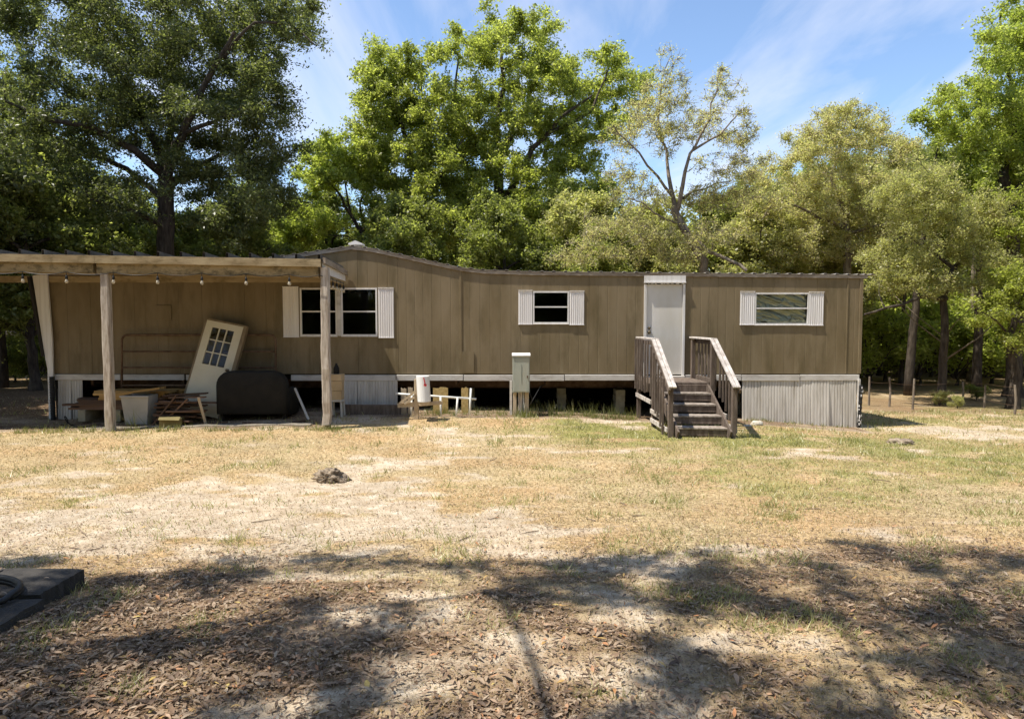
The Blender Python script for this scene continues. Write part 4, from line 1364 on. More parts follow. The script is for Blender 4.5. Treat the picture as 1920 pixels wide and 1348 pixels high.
mb = MB(); rounded(mb, xl, xr, zg + 0.13, ztp, Yf - 0.13, Yf + 0.13, 0.30); mb.build('backrest', M['sofa'], so, smooth=True)
mb = MB(); rounded(mb, xl + 0.02, xr - 0.02, zg + 0.10, zg + 0.50, Yf + 0.11, Yf + 0.62, 0.08); mb.build('seat', M['sofa'], so, smooth=True)
for xa in (xl - 0.02, xr - 0.18):
    mb = MB(); rounded(mb, xa, xa + 0.2, zg + 0.10, zg + 0.64, Yf + 0.10, Yf + 0.66, 0.09); mb.build('armrest', M['sofa'], so, smooth=True)
for xa in (xl + 0.08, xr - 0.08):
    for ya in (Yf, Yf + 0.55):
        mb = MB(); mb.box((xa, ya, zg + 0.055), (0.06, 0.06, 0.13)); mb.build('leg', M['dark'], so)

# lumber: old dark boards below, yellow ones on top
def plank(A, B, w, t, mat, label, group, name='plank'):
    mb = MB(); mb.bar(A, B, w, t, ch=0.003)
    return tag(mb.build(name, M[mat]), label, 'plank', group)


Yl = 14.50
zg = G(-7.2, Yl)
xl0, xl1 = PX(140, Yl, 730), PX(330, Yl, 730)
z = zg
for k in range(3):                                  # bearers
    xx = xl0 + (xl1 - xl0) * (0.15 + 0.34 * k)
    mb = MB(); mb.box((xx, Yl, zg + 0.09), (0.15, 0.62, 0.24), ch=0.01)
    tag(mb.build('bearer_block', M['block']), 'concrete block carrying the lumber stack under the porch', 'block', 'blocks below the lumber stack')
z = zg + 0.21
for layer in range(9):
    yellow = layer >= 5
    for j in range(3):
        th = 0.04 if not yellow else 0.046
        a0 = xl0 + R.uniform(-0.10, 0.25) + (0.55 if yellow else 0)
        a1 = xl1 + R.uniform(-0.28, 0.18)
        yy = Yl - 0.20 + 0.20 * j
        sk = R.uniform(-0.03, 0.03)
        plank((a0, yy + sk, z + th / 2), (a1, yy - sk, z + th / 2), 0.145, th, 'plank' if yellow else 'old_plank',
              'yellow lumber board in the upper part of the stack under the porch' if yellow else 'dark old board in the lower part of the lumber stack', 'boards in the lumber stack')
    z += 0.047 if yellow else 0.041
# white tub with boards across it
Yt = 14.0
xt = PX(262, Yt, 750)
zg = G(xt, Yt)
tub = thing('plastic_tub', 'white plastic tub with two yellow boards across its rim', 'tub', (xt, Yt, zg))
mb = MB()
wt, wb_, ht = 0.28, 0.22, PZ(740, Yt) - zg
vs = []
for (s, dd, zz_) in ((wb_, 0.16, 0.0), (wt, 0.20, ht), (wt - 0.018, 0.182, ht), (wb_ - 0.018, 0.142, 0.02)):
    vs += [(xt - s, Yt - dd, zg + zz_), (xt + s, Yt - dd, zg + zz_), (xt + s, Yt + dd, zg + zz_), (xt - s, Yt + dd, zg + zz_)]
fs = [(3, 2, 1, 0), (12, 13, 14, 15)]
for lv in range(3):
    fs += [(lv * 4 + i, lv * 4 + (i + 1) % 4, lv * 4 + 4 + (i + 1) % 4, lv * 4 + 4 + i) for i in range(4)]
mb.add(vs, fs); mb.build('bin', M['white_plastic'], tub, bevel=0.006)
mb = MB(); mb.box((xt, Yt - 0.205, zg + ht - 0.02), (2 * wt + 0.02, 0.02, 0.035), ch=0.005); mb.build('rim', M['white_plastic'], tub)
zt_ = zg + ht
for k in range(2):
    A = Vector((xt - 0.42, Yt - 0.13 + 0.17 * k, zt_ - 0.02 + 0.045)); B = Vector((xt + 0.46, Yt - 0.06 + 0.17 * k, zt_ + 0.14))
    plank(A, B, 0.12, 0.035, 'plank', 'yellow board resting askew on the white plastic tub', 'boards on the tub')
# heap of dark boards
xh = PX(345, 14.0, 740)
zg = G(xh, 14.0)
heap_z = 0.0
for k in range(22):
    an = R.uniform(-0.5, 0.5)
    ln = R.uniform(0.55, 1.05)
    cx, cy = xh + R.uniform(-0.22, 0.22), 13.95 + R.uniform(-0.28, 0.22)
    z = zg + 0.03 + heap_z
    d = Vector((math.cos(an), math.sin(an) * 0.8, R.uniform(-0.05, 0.06))) * ln / 2
    plank(Vector((cx, cy, z)) - d, Vector((cx, cy, z)) + d, R.uniform(0.08, 0.14), 0.028, 'old_plank', 'dark reddish board in the untidy heap before the leaning door', 'boards in the dark heap')
    heap_z += 0.026
for k, (pa, pb) in enumerate((((300, 772), (352, 748)), ((285, 770), (330, 742)), ((372, 745), (385, 778)))):
    A = P(*pa, 13.6); B = P(*pb, 13.7)
    A.z = max(A.z, G(A.x, A.y) + 0.02) if A.z > B.z else G(A.x, A.y) + 0.02
    if k == 2: B.z = G(B.x, B.y) + 0.02
    plank(A, B, 0.07, 0.03, 'old_plank' if k < 2 else 'pale_wood', ['thin dark slat propped on the board heap by the tub', 'thin dark slat lying steeply beside the white tub', 'pale slat propped upright at the end of the dark heap'][k], None, 'slat')
mb = MB(); xx = PX(322, 13.62, 765); zz_ = G(xx, 13.62)
mb.box((xx, 13.62, zz_ + 0.085), (0.40, 0.26, 0.18), (0, 0.05, 0.2), ch=0.006)
cb = mb.build('carton', M['yellow_card']); tag(cb, 'crushed yellowish carton on the ground before the dark board heap', 'carton')
mb = MB(); mb.box((xx + 0.02, 13.47, zz_ + 0.17), (0.38, 0.12, 0.006), (0.5, 0.05, 0.2)); mb.build('flap', M['yellow_card'], cb)
pts = []
for k in range(40):
    t_ = k / 39
    xx = PX(118, 14.1, 740) + 0.75 * t_ + 0.12 * math.sin(9 * t_); yy = 13.85 + 0.16 * math.sin(14 * t_ + 1)
    pts.append((xx, yy, G(xx, yy) + 0.015 + 0.22 * max(0, math.sin(6.5 * t_)) ** 3))
mb = MB(); mb.tube(pts, 0.010, 6); tag(mb.build('cable', M['black'], smooth=True), 'black cable looping over the ground beside the lumber stack', 'cable')
for k, (px, Y_) in enumerate(((196, 13.75), (305, 13.62), (402, 13.75), (470, 13.72), (240, 13.66), (560, 13.75))):
    xx = PX(px, Y_, 770); an = R.uniform(-.5, .5); ln = R.uniform(0.25, 0.5); zz_ = G(xx, Y_) + 0.02
    plank((xx - math.cos(an) * ln / 2, Y_ - math.sin(an) * ln / 2, zz_), (xx + math.cos(an) * ln / 2, Y_ + math.sin(an) * ln / 2, zz_ + 0.012), R.uniform(0.03, 0.07), 0.02, 'old_plank', 'short broken offcut lying on the shaded ground under the porch', 'offcuts on the porch ground', 'offcut')
# pale slats at the sofa's side
A, B = P(553, 728, 14.2), P(578, 752, 13.9)
B.z = G(B.x, B.y) + 0.02
plank(A, B, 0.05, 0.02, 'white_plastic', 'pale slat leaning against the side of the dark sofa', None, 'slat')

# ------------------------------------------------------------------ slab with hose, clod, stones
gslab = G(-3.0, 4.7)
sl_top = gslab + 0.12
slabt = thing('concrete_slab', 'dark concrete step slab with a joint at the leafy yard edge', 'slab', (-3.6, 4.3, gslab))
def slab_block(x0, x1, y0, y1, zt, seed):
    rr_ = np.random.default_rng(seed)
    nx, ny = 26, 16
    xs_ = np.linspace(x0, x1, nx); ys_ = np.linspace(y0, y1, ny)
    mb = MB()
    vs = []
    for yy in ys_:
        for xx in xs_:
            e = min(xx - x0, x1 - xx, yy - y0, y1 - yy)
            vs.append((xx + (rr_.uniform(-.008, .008) if e < 1e-6 else 0), yy + (rr_.uniform(-.008, .008) if e < 1e-6 else 0), zt - (0.016 if e < 1e-6 else 0) + rr_.uniform(-.003, .003)))
    fs = [(j * nx + i, j * nx + i + 1, (j + 1) * nx + i + 1, (j + 1) * nx + i) for j in range(ny - 1) for i in range(nx - 1)]
    per = [i for i in range(nx)] + [j * nx + nx - 1 for j in range(1, ny)] + [(ny - 1) * nx + i for i in range(nx - 2, -1, -1)] + [j * nx for j in range(ny - 2, 0, -1)]
    b0 = len(vs)
    for p in per: vs.append((vs[p][0] + rr_.uniform(-.006, .006), vs[p][1] + rr_.uniform(-.006, .006), zt - 0.11))
    b1 = len(vs)
    for p in per: vs.append((vs[p][0], vs[p][1], zt - 0.30))
    np_ = len(per)
    for k in range(np_):
        fs.append((per[k], per[(k + 1) % np_], b0 + (k + 1) % np_, b0 + k)); fs.append((b0 + k, b0 + (k + 1) % np_, b1 + (k + 1) % np_, b1 + k))
    mb.add(vs, fs)
    return mb.build('slab_block', M['concrete'], slabt)


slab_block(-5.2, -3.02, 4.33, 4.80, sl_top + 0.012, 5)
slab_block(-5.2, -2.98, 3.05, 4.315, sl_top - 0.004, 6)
mb = MB()
pts = []
for k in range(60):
    t_ = 2 * math.pi * 1.7 * k / 59
    r_ = 0.52 + 0.012 * math.sin(3 * t_)
    pts.append((-3.64 + r_ * math.cos(t_), 4.22 + 0.30 * math.sin(t_) + 0.02 * math.sin(2 * t_), sl_top + 0.026 + 0.011 * k / 59 * 3 * (1 if k > 34 else 0)))
mb.tube(pts, 0.021, 8)
tag(mb.build('garden_hose', M['black'], smooth=True), 'coiled black hose lying on the dark concrete slab', 'hose')


def lump(name, c, r, mat, label, cat, seed, amp=0.35, f=2.2, sub=4):
    import bmesh
    bm = bmesh.new()
    bmesh.ops.create_icosphere(bm, subdivisions=sub, radius=1.0)
    me = bpy.data.meshes.new(name)
    for v in bm.verts:
        n_ = v.co.copy()
        a_ = float(fbm(n_.x * f + seed * 3.1 + n_.z * 1.7, n_.y * f + n_.z * f + seed, 4)) - 0.5
        b_ = float(fbm(n_.x * f * 4 + seed, n_.y * f * 4 + n_.z * f * 3 + 9, 2)) - 0.5
        k_ = 1 + amp * 2 * a_ + amp * 0.7 * b_
        v.co = Vector((n_.x * r[0] * k_, n_.y * r[1] * k_, n_.z * r[2] * k_))
    bm.to_mesh(me); bm.free()
    me.materials.append(mat)
    me.polygons.foreach_set('use_smooth', [True] * len(me.polygons))
    o = bpy.data.objects.new(name, me); o.location = c
    return tag(link(o), label, cat)


def gp(px, py, it=6):
    """point of the ground seen at a pixel"""
    Y = 8.0
    for _ in range(40):
        p = P(px, py, Y)
        g_ = G(p.x, p.y)
        Y *= (EYE.z - g_) / max(EYE.z - p.z, 1e-3) * 0.5 + 0.5
    return P(px, py, Y)


c = gp(616, 902)
clod = lump('dirt_clod', (c.x, c.y, c.z + 0.05), (0.165, 0.13, 0.12), M['rock'], 'rough grey clump of dirt and roots in the sunny yard', 'clod', 4, 0.62, 3.6)
def sub_lump(dx_, dy_, dz_, r, seed):
    o = lump('clod_piece', (0, 0, 0), r, M['rock'], None, None, seed, 0.6, 2.6, 3)
    o.parent = clod; o.location = (dx_, dy_, dz_)


sub_lump(0.14, 0.0, -0.04, (0.13, 0.10, 0.075), 9)
sub_lump(0.24, 0.03, -0.055, (0.06, 0.06, 0.055), 12)
c = gp(1688, 832)
lump('dirt_mound', (c.x, c.y, c.z + 0.0), (0.28, 0.2, 0.10), M['rock'], 'low dirt mound on the ground beyond the skirting corner', 'mound', 6, 0.4)
c = gp(1419, 797)
lump('stone', (c.x, c.y, c.z + 0.02), (0.13, 0.09, 0.075), M['pale_rock'], 'pale rounded stone at the foot of the white skirting', 'stone', 3, 0.2)
c = gp(1402, 799)
lump('stone', (c.x, c.y, c.z + 0.0), (0.09, 0.06, 0.035), M['pale_rock'], 'small flat stone beside the pale rounded stone by the skirting', 'stone', 8, 0.2)

# ------------------------------------------------------------------ trees
def unit(v):
    return v / (np.linalg.norm(v, axis=-1, keepdims=True) + 1e-9)


def leaves_mesh(pts, size, seed, aspect=0.5, up=0.5):
    """one small pointed blade per point, as a folded four-corner face"""
    r_ = np.random.default_rng(seed)
    n = len(pts)
    nrm = unit(r_.normal(size=(n, 3)) + np.array([0, 0, up]) * 1.6)
    d = unit(np.cross(nrm, r_.normal(size=(n, 3))))
    d[:, 2] -= 0.18
    d = unit(d)
    s = unit(np.cross(d, nrm))
    L_ = size * r_.uniform(0.65, 1.35, n)[:, None]
    w = L_ * aspect * 0.5
    v0 = pts - d * L_ * 0.5
    v1 = pts + s * w + nrm * w * 0.25 - d * L_ * 0.05
    v2 = pts + d * L_ * 0.5
    v3 = pts - s * w + nrm * w * 0.25 - d * L_ * 0.05
    V = np.stack([v0, v1, v2, v3], 1).reshape(-1, 3)
    Fq = np.arange(4 * n).reshape(n, 4)
    return V, Fq


def build_tree(name, label, cat, group, base, limbs, blobs, n_att, n_leaf, size, leafm, barkm='bark', seed=1, spray=0.006,
               clump=0.42, flat=0.6, trunk_r=0.22, twig=0.012, aspect=0.5, fill=0.25):
    """limbs: polylines (world points, first one the trunk); blobs: (centre, radii) volumes the crown fills"""
    r_ = np.random.default_rng(seed)
    base = np.array(base, float)
    nodes, rad = [], []
    mb = MB()
    for li, (pl, ra, rb) in enumerate(limbs):
        pl = [np.array(p, float) for p in pl]
        out_p, out_r = [], []
        tot = sum(np.linalg.norm(q - p) for p, q in zip(pl, pl[1:]))
        acc = 0.0
        for p, q in zip(pl, pl[1:]):
            ln = np.linalg.norm(q - p)
            k = max(2, int(ln / 0.45))
            for j in range(k):
                u = j / k
                t = (acc + ln * u) / tot
                w = 0.06 * min(1, t * 6)
                out_p.append(p + (q - p) * u + r_.normal(size=3) * w * 0.6)
                out_r.append(ra + (rb - ra) * t)
            acc += ln
        out_p.append(pl[-1]); out_r.append(rb)
        if li == 0: out_r[0] *= 1.5
        mb.tube(out_p, out_r, 9 if ra > 0.12 else 7, cap=False)
        st_ = int(len(out_p) * 0.35) if li == 0 else int(len(out_p) * 0.15)
        nodes += out_p[st_:]; rad += out_r[st_:]
    vol = np.array([b[1][0] * b[1][1] * b[1][2] for b in blobs]) ** 0.72
    cnt = r_.multinomial(n_att, vol / vol.sum())
    att, asz = [], []
    for (c, rr), k in zip(blobs, cnt):
        d = unit(r_.normal(size=(k, 3)))
        rad_ = r_.random((k, 1)) ** (0.42)
        att.append(np.array(c) + d * rad_ * np.array(rr))
        asz.append(np.full(k, min(rr[0], rr[2])))
    att = np.concatenate(att); asz = np.concatenate(asz)
    NP = np.array(nodes); NR = np.array(rad)
    dist = np.array([np.min(np.linalg.norm(NP - a, axis=1)) for a in att])
    order = np.argsort(dist)
    cap = len(NP) + len(att) * 6
    buf = np.zeros((cap, 3)); bufr = np.zeros(cap); nb = len(NP)
    buf[:nb] = NP; bufr[:nb] = NR
    leaf_pts = []
    per = max(4, n_leaf // len(att))
    for ai in order:
        a = att[ai]
        dv = buf[:nb] - a
        dd = np.linalg.norm(dv, axis=1) + 0.55 * np.maximum(0, dv[:, 2] + 0.15)
        j = int(np.argmin(dd))
        p0 = buf[j].copy()
        ln = np.linalg.norm(a - p0)
        if ln < 0.12: ln = 0.12
        rs = min(bufr[j] * 0.62, twig + 0.016 * ln)
        k = 3 if ln < 1.4 else 5
        midp = (p0 + a) / 2 + r_.normal(size=3) * 0.12 * ln + np.array([0, 0, 0.10 * ln])
        path = []
        for s in range(k + 1):
            u = s / k
            path.append((1 - u) ** 2 * p0 + 2 * u * (1 - u) * midp + u * u * a)
        rr_ = [rs + (0.005 - rs) * (s / k) for s in range(k + 1)]
        mb.tube(path, rr_, 5 if rs > 0.03 else 4, cap=False)
        m_ = min(k, 5)
        for s in range(1, m_ + 1):
            if nb < cap:
                buf[nb] = path[s]; bufr[nb] = max(rr_[s], 0.008); nb += 1
        cl = clump * r_.uniform(0.65, 1.3) * (0.75 + 0.25 * min(asz[ai], 1.6))
        m = int(per * r_.uniform(0.6, 1.4))
        nt = 7
        outw = a - p0
        outw = outw / (np.linalg.norm(outw) + 1e-6)
        td = unit(r_.normal(size=(nt, 3)) + outw * 0.45 + np.array([0, 0, 0.12])) * np.array([1, 1, flat])
        tl = cl * r_.uniform(0.9, 2.0, (nt, 1))
        for q in range(nt):
            mb.tube([a, a + td[q] * tl[q]], [spray, spray * 0.5], 3, cap=False)
        ti = r_.integers(0, nt, m)
        uu = r_.random((m, 1)) ** 0.75
        leaf_pts.append(a + td[ti] * tl[ti] * uu + r_.normal(size=(m, 3)) * (0.05 + 0.16 * cl * (0.4 + 0.6 * uu)))
        mf = int(m * fill)
        uu = r_.random((mf, 1))
        pa, pb_ = np.array(path[-2]), np.array(path[max(0, len(path) - 4)])
        leaf_pts.append(pa + (pb_ - pa) * uu + r_.normal(size=(mf, 3)) * cl * 0.3)
    lp = np.concatenate(leaf_pts)
    root = thing(name, label, cat, tuple(base), group)
    mb.build('trunk', M[barkm], root, smooth=True)
    V, Fq = leaves_mesh(lp - base, size, seed + 50, aspect)
    np_mesh('crown', V, Fq, M[leafm], root)
    return root


def px_blobs(lst, Y, seed, spread=1.2, depth=1.0):
    r_ = np.random.default_rng(seed)
    out = []
    for b in lst:
        px, py, rx, ry = b[:4]
        for s in (-1, 1):
            Yb = Y + s * r_.uniform(0.2, 1.0) * spread
            c = P(px + r_.uniform(-.15, .15) * rx, py + r_.uniform(-.15, .15) * ry, Yb)
            sc = Yb / F
            out.append(((c.x, c.y, c.z), (rx * sc, 0.5 * (rx + ry) * sc * depth, ry * sc)))
    return out


def pl(lst, Y):
    """polyline from pixels; an entry may carry its own depth offset"""
    return [tuple(P(p[0], p[1], Y + (p[2] if len(p) > 2 else 0))) for p in lst]


def ground_pt(px, Y):
    x = PX(px, Y, 600)
    return (x, Y, G(x, Y) - 0.1)


# the big dark oak behind the porch
Yo = 23.5
b0 = ground_pt(309, Yo)
limbs = [([b0] + pl([(309, 480), (311, 390), (313, 330)], Yo), 0.33, 0.25),
         (pl([(313, 335), (330, 270, -.5), (345, 240, -1), (400, 130, -1.5), (440, 60, -2)], Yo), 0.17, 0.05),
         (pl([(311, 350), (300, 290, .4), (270, 230, .8), (240, 160, 1), (190, 90, 1.5)], Yo), 0.17, 0.05),
         (pl([(311, 340), (318, 250, 1), (322, 150, 1.5), (330, 40, 2)], Yo), 0.16, 0.05),
         (pl([(309, 330), (250, 280, -1), (170, 240, -1.6), (90, 225, -2), (10, 190, -2.5)], Yo), 0.15, 0.04),
         (pl([(309, 375), (240, 320, 1), (140, 270, 1.5), (60, 240, 2)], Yo), 0.12, 0.04),
         (pl([(313, 355), (370, 310, .5), (420, 290, 1), (480, 250, 1.5)], Yo), 0.12, 0.03),
         (pl([(313, 345), (350, 250, -1), (430, 215, -1.5), (500, 190, -2)], Yo), 0.11, 0.03),
         (pl([(309, 425), (250, 395, -1), (160, 370, -1.5)], Yo), 0.09, 0.03),
         (pl([(420, 110, -1.5), (480, 40, -2), (540, 45, -2), (590, 85, -2.2)], Yo), 0.06, 0.02)]
ob = [(330, 60, 150, 80), (250, 140, 150, 80), (420, 130, 110, 80), (140, 60, 110, 70), (60, 130, 80, 90), (480, 40, 90, 45), (560, 40, 45, 45), (575, 90, 38, 26), (600, 95, 16, 18),
      (470, 180, 80, 60), (500, 215, 50, 45), (200, 220, 150, 60), (60, 260, 90, 80), (330, 220, 110, 60), (470, 300, 95, 60), (500, 350, 60, 55), (110, 340, 120, 60), (440, 400, 100, 55), (230, 360, 110, 50),
      (40, 400, 70, 60), (360, 320, 70, 50), (180, -40, 160, 60), (420, -40, 140, 50), (30, 20, 60, 70)]
build_tree('oak_tree', 'huge dark green oak spreading its limbs above the porch roof', 'tree', None, b0, limbs, px_blobs(ob, Yo, 2, 2.4, 1.2), 640, 200000, 0.108, 'leaf_oak', 'bark', 21, clump=0.43, flat=0.62, trunk_r=0.33, aspect=0.45)

# tall bright green trees behind the middle of the home
Yg1 = 30.0
b0 = ground_pt(935, Yg1)
limbs = [([b0] + pl([(935, 470), (932, 380), (938, 300)], Yg1), 0.30, 0.20),
         (pl([(938, 310), (930, 230), (945, 150), (935, 50)], Yg1), 0.17, 0.04),
         (pl([(940, 390), (965, 340, -.5), (1000, 280, -1), (1050, 225, -1.4), (1110, 180, -2)], Yg1), 0.17, 0.04),
         (pl([(936, 300), (980, 220, 1), (1010, 120, 1.5), (1005, 70, 1.5)], Yg1), 0.12, 0.03),
         (pl([(1030, 250, -1.2), (1110, 210, -1), (1140, 130, -1)], Yg1), 0.08, 0.03),
         (pl([(934, 330), (890, 270, -.6), (850, 220, -1), (860, 110, -1)], Yg1), 0.12, 0.03)]
bl = [(930, 45, 48, 36), (1000, 62, 38, 34), (905, 85, 40, 26), (960, 110, 80, 40), (1025, 120, 36, 34), (860, 85, 34, 26), (850, 125, 40, 30), (1138, 122, 34, 34), (1130, 170, 62, 40), (1190, 160, 30, 36),
      (1065, 150, 40, 40), (960, 180, 84, 46), (1050, 215, 70, 40), (880, 205, 60, 50), (1120, 235, 60, 40), (960, 250, 90, 40), (1060, 290, 80, 50), (880, 280, 70, 50), (960, 330, 90, 50), (1090, 370, 70, 60), (970, 410, 110, 50), (1060, 450, 80, 40), (880, 380, 60, 60)]
build_tree('gum_tree', 'tallest bright green tree rising behind the middle of the mobile home', 'tree', None, b0, limbs, px_blobs(bl, Yg1, 5, 1.8, 1.2), 470, 120000, 0.125, 'leaf_gum', 'bark', 31, clump=0.36, flat=0.7)

Yg2 = 29.0
b0 = ground_pt(800, Yg2)
limbs = [([b0] + pl([(800, 470), (796, 400), (790, 330)], Yg2), 0.24, 0.16),
         (pl([(790, 335), (760, 260), (740, 180), (705, 110)], Yg2), 0.12, 0.03),
         (pl([(790, 330), (800, 240, .6), (790, 150, .8)], Yg2), 0.12, 0.03),
         (pl([(794, 370), (840, 310, -.6), (870, 260, -1)], Yg2), 0.10, 0.03)]
bl = [(700, 92, 26, 26), (692, 130, 34, 26), (705, 165, 36, 30), (762, 105, 34, 26), (770, 140, 60, 36), (810, 115, 34, 30), (745, 190, 70, 40), (820, 190, 50, 40), (700, 225, 50, 40), (770, 250, 90, 40), (840, 280, 70, 45), (740, 310, 80, 40), (820, 350, 90, 45), (740, 390, 70, 45), (820, 420, 90, 40), (760, 455, 90, 34), (870, 465, 80, 30)]
build_tree('gum_tree', 'bright green tree with a knobbly crown beside the tallest tree', 'tree', None, b0, limbs, px_blobs(bl, Yg2, 8, 1.6, 1.2), 350, 88000, 0.125, 'leaf_gum', 'bark', 41, clump=0.35, flat=0.7)

# small lime tree with a forked stem
Yl2 = 28.5
b0 = ground_pt(684, Yl2)
limbs = [([b0] + pl([(684, 480), (681, 450), (672, 425)], Yl2), 0.14, 0.11),
         (pl([(672, 428), (655, 400), (640, 370, -.3), (618, 340, -.5), (600, 310, -.6)], Yl2), 0.08, 0.02),
         (pl([(680, 445), (676, 395, .4), (680, 360, .5), (700, 330, .6)], Yl2), 0.07, 0.02),
         (pl([(660, 410), (648, 350), (640, 300)], Yl2), 0.05, 0.02),
         (pl([(682, 462), (650, 445, -.4), (610, 440, -.8)], Yl2), 0.04, 0.015)]
bl = [(615, 262, 40, 24), (650, 290, 60, 30), (600, 300, 45, 30), (690, 290, 50, 34), (640, 330, 60, 26), (590, 345, 34, 30), (705, 335, 40, 26), (570, 400, 36, 28), (545, 445, 44, 24), (540, 470, 50, 12), (710, 400, 40, 26), (720, 440, 46, 26), (600, 420, 40, 26)]
build_tree('lime_green_tree', 'small yellow green tree with dark forked stem behind the gable peak', 'tree', None, b0, limbs, px_blobs(bl, Yl2, 9, 0.9), 240, 56000, 0.115, 'leaf_lime', 'bark', 51, clump=0.29, flat=0.65)

# tan spring tree with the bent trunk
Yt1 = 22.0
b0 = ground_pt(1335, Yt1)
limbs = [([b0] + pl([(1330, 520), (1318, 490), (1290, 440), (1272, 410), (1265, 385)], Yt1), 0.17, 0.12),
         (pl([(1266, 390), (1256, 355), (1250, 300, .3), (1242, 265, .4)], Yt1), 0.08, 0.035),
         (pl([(1242, 268, .4), (1232, 220, .5), (1240, 150, .5), (1258, 105, .5)], Yt1), 0.04, 0.012),
         (pl([(1270, 395), (1280, 350, -.3), (1292, 300, -.4), (1300, 280, -.4)], Yt1), 0.08, 0.04),
         (pl([(1300, 282, -.4), (1330, 225, -.6), (1345, 170, -.6), (1352, 128, -.6)], Yt1), 0.045, 0.012),
         (pl([(1300, 282, -.4), (1350, 250, -.2), (1385, 215, 0), (1410, 205, 0)], Yt1), 0.04, 0.012),
         (pl([(1262, 370), (1215, 310, -.5), (1180, 265, -.8), (1150, 235, -1)], Yt1), 0.05, 0.015),
         (pl([(1280, 372), (1320, 350, .8), (1370, 340, 1.0)], Yt1), 0.05, 0.015),
         (pl([(1275, 420), (1225, 395, -.8), (1180, 372, -1.0)], Yt1), 0.04, 0.015),
         (pl([(1288, 440), (1330, 470, -.4), (1370, 490, -.6), (1400, 508, -.8)], Yt1), 0.06, 0.05)]
bl = [(1252, 120, 16, 22), (1240, 165, 34, 26), (1275, 150, 24, 20), (1210, 195, 34, 24), (1255, 195, 36, 24), (1195, 235, 50, 26), (1160, 265, 44, 24), (1240, 235, 44, 22), (1350, 150, 16, 26), (1375, 170, 26, 20), (1345, 200, 32, 24), (1395, 215, 26, 24), (1310, 230, 44, 24), (1260, 270, 46, 20), (1340, 250, 40, 22), (1390, 260, 40, 22),
      (1170, 330, 46, 28), (1210, 370, 60, 28), (1330, 310, 44, 22), (1390, 320, 54, 30), (1350, 375, 66, 30), (1150, 420, 60, 28), (1230, 440, 60, 28), (1080, 485, 50, 16), (1170, 480, 70, 18), (1340, 440, 70, 26), (1290, 480, 60, 18), (1110, 450, 40, 22)]
build_tree('tan_tree', 'thin tan leafed tree with a bent brown trunk forking against the sky', 'tree', None, b0, limbs, px_blobs(bl, Yt1, 12, 0.8), 520, 33000, 0.070, 'leaf_tan', 'pale_bark', 61, spray=0.009, clump=0.21, flat=0.8, aspect=0.4, twig=0.008)

# tan / olive trees behind the plain end of the home
Yt2 = 25.0
b0 = ground_pt(1590, Yt2)
limbs = [([b0] + pl([(1590, 500), (1588, 440), (1575, 380)], Yt2), 0.17, 0.12),
         (pl([(1576, 385), (1560, 330), (1580, 260), (1590, 210)], Yt2), 0.08, 0.02),
         (pl([(1580, 400), (1620, 340, .6), (1650, 290, .8)], Yt2), 0.07, 0.02),
         (pl([(1586, 430), (1520, 400, -.8), (1460, 370, -1.2), (1430, 410, -1.4)], Yt2), 0.07, 0.02),
         (pl([(1586, 440), (1660, 420, -.6), (1720, 400, -1)], Yt2), 0.07, 0.02)]
bl = [(1590, 215, 46, 26), (1560, 240, 60, 28), (1625, 245, 44, 28), (1510, 275, 54, 30), (1590, 285, 80, 34), (1655, 285, 40, 34), (1690, 275, 34, 20), (1460, 320, 60, 34), (1540, 330, 80, 34), (1630, 340, 70, 36), (1450, 390, 70, 36), (1540, 390, 80, 36), (1640, 400, 80, 36), (1430, 455, 60, 30), (1520, 455, 80, 34), (1610, 460, 80, 34), (1700, 380, 60, 44), (1710, 450, 60, 40), (1700, 320, 40, 30)]
build_tree('tan_tree', 'broad dense tan olive tree behind the foil covered window end', 'tree', None, b0, limbs, px_blobs(bl, Yt2, 14, 1.6, 1.2), 520, 98000, 0.082, 'leaf_tan', 'pale_bark', 71, spray=0.009, clump=0.28, flat=0.7, aspect=0.42)

Yt3 = 21.0
b0 = ground_pt(1770, Yt3)
limbs = [([b0] + pl([(1768, 640), (1772, 560), (1790, 500)], Yt3), 0.13, 0.09),
         (pl([(1790, 505), (1750, 470), (1700, 440), (1660, 460)], Yt3), 0.06, 0.02),
         (pl([(1790, 500), (1830, 460, .5), (1880, 440, .8)], Yt3), 0.06, 0.02),
         (pl([(1775, 560), (1720, 560, -.6), (1660, 580, -1), (1620, 590, -1)], Yt3), 0.07, 0.03)]
bl = [(1760, 400, 60, 34), (1690, 430, 50, 34), (1800, 430, 60, 34), (1660, 480, 50, 34), (1730, 480, 70, 34), (1830, 480, 50, 30), (1660, 530, 44, 26), (1730, 530, 60, 24), (1800, 530, 50, 24), (1740, 340, 60, 40), (1680, 370, 50, 40), (1850, 400, 50, 40), (1870, 500, 40, 26)]
build_tree('olive_tree', 'grey tan twiggy tree with drooping boughs beyond the skirting corner', 'tree', None, b0, limbs, px_blobs(bl, Yt3, 15, 1.0), 340, 56000, 0.075, 'leaf_olive', 'bark', 81, clump=0.24, flat=0.75, aspect=0.4)

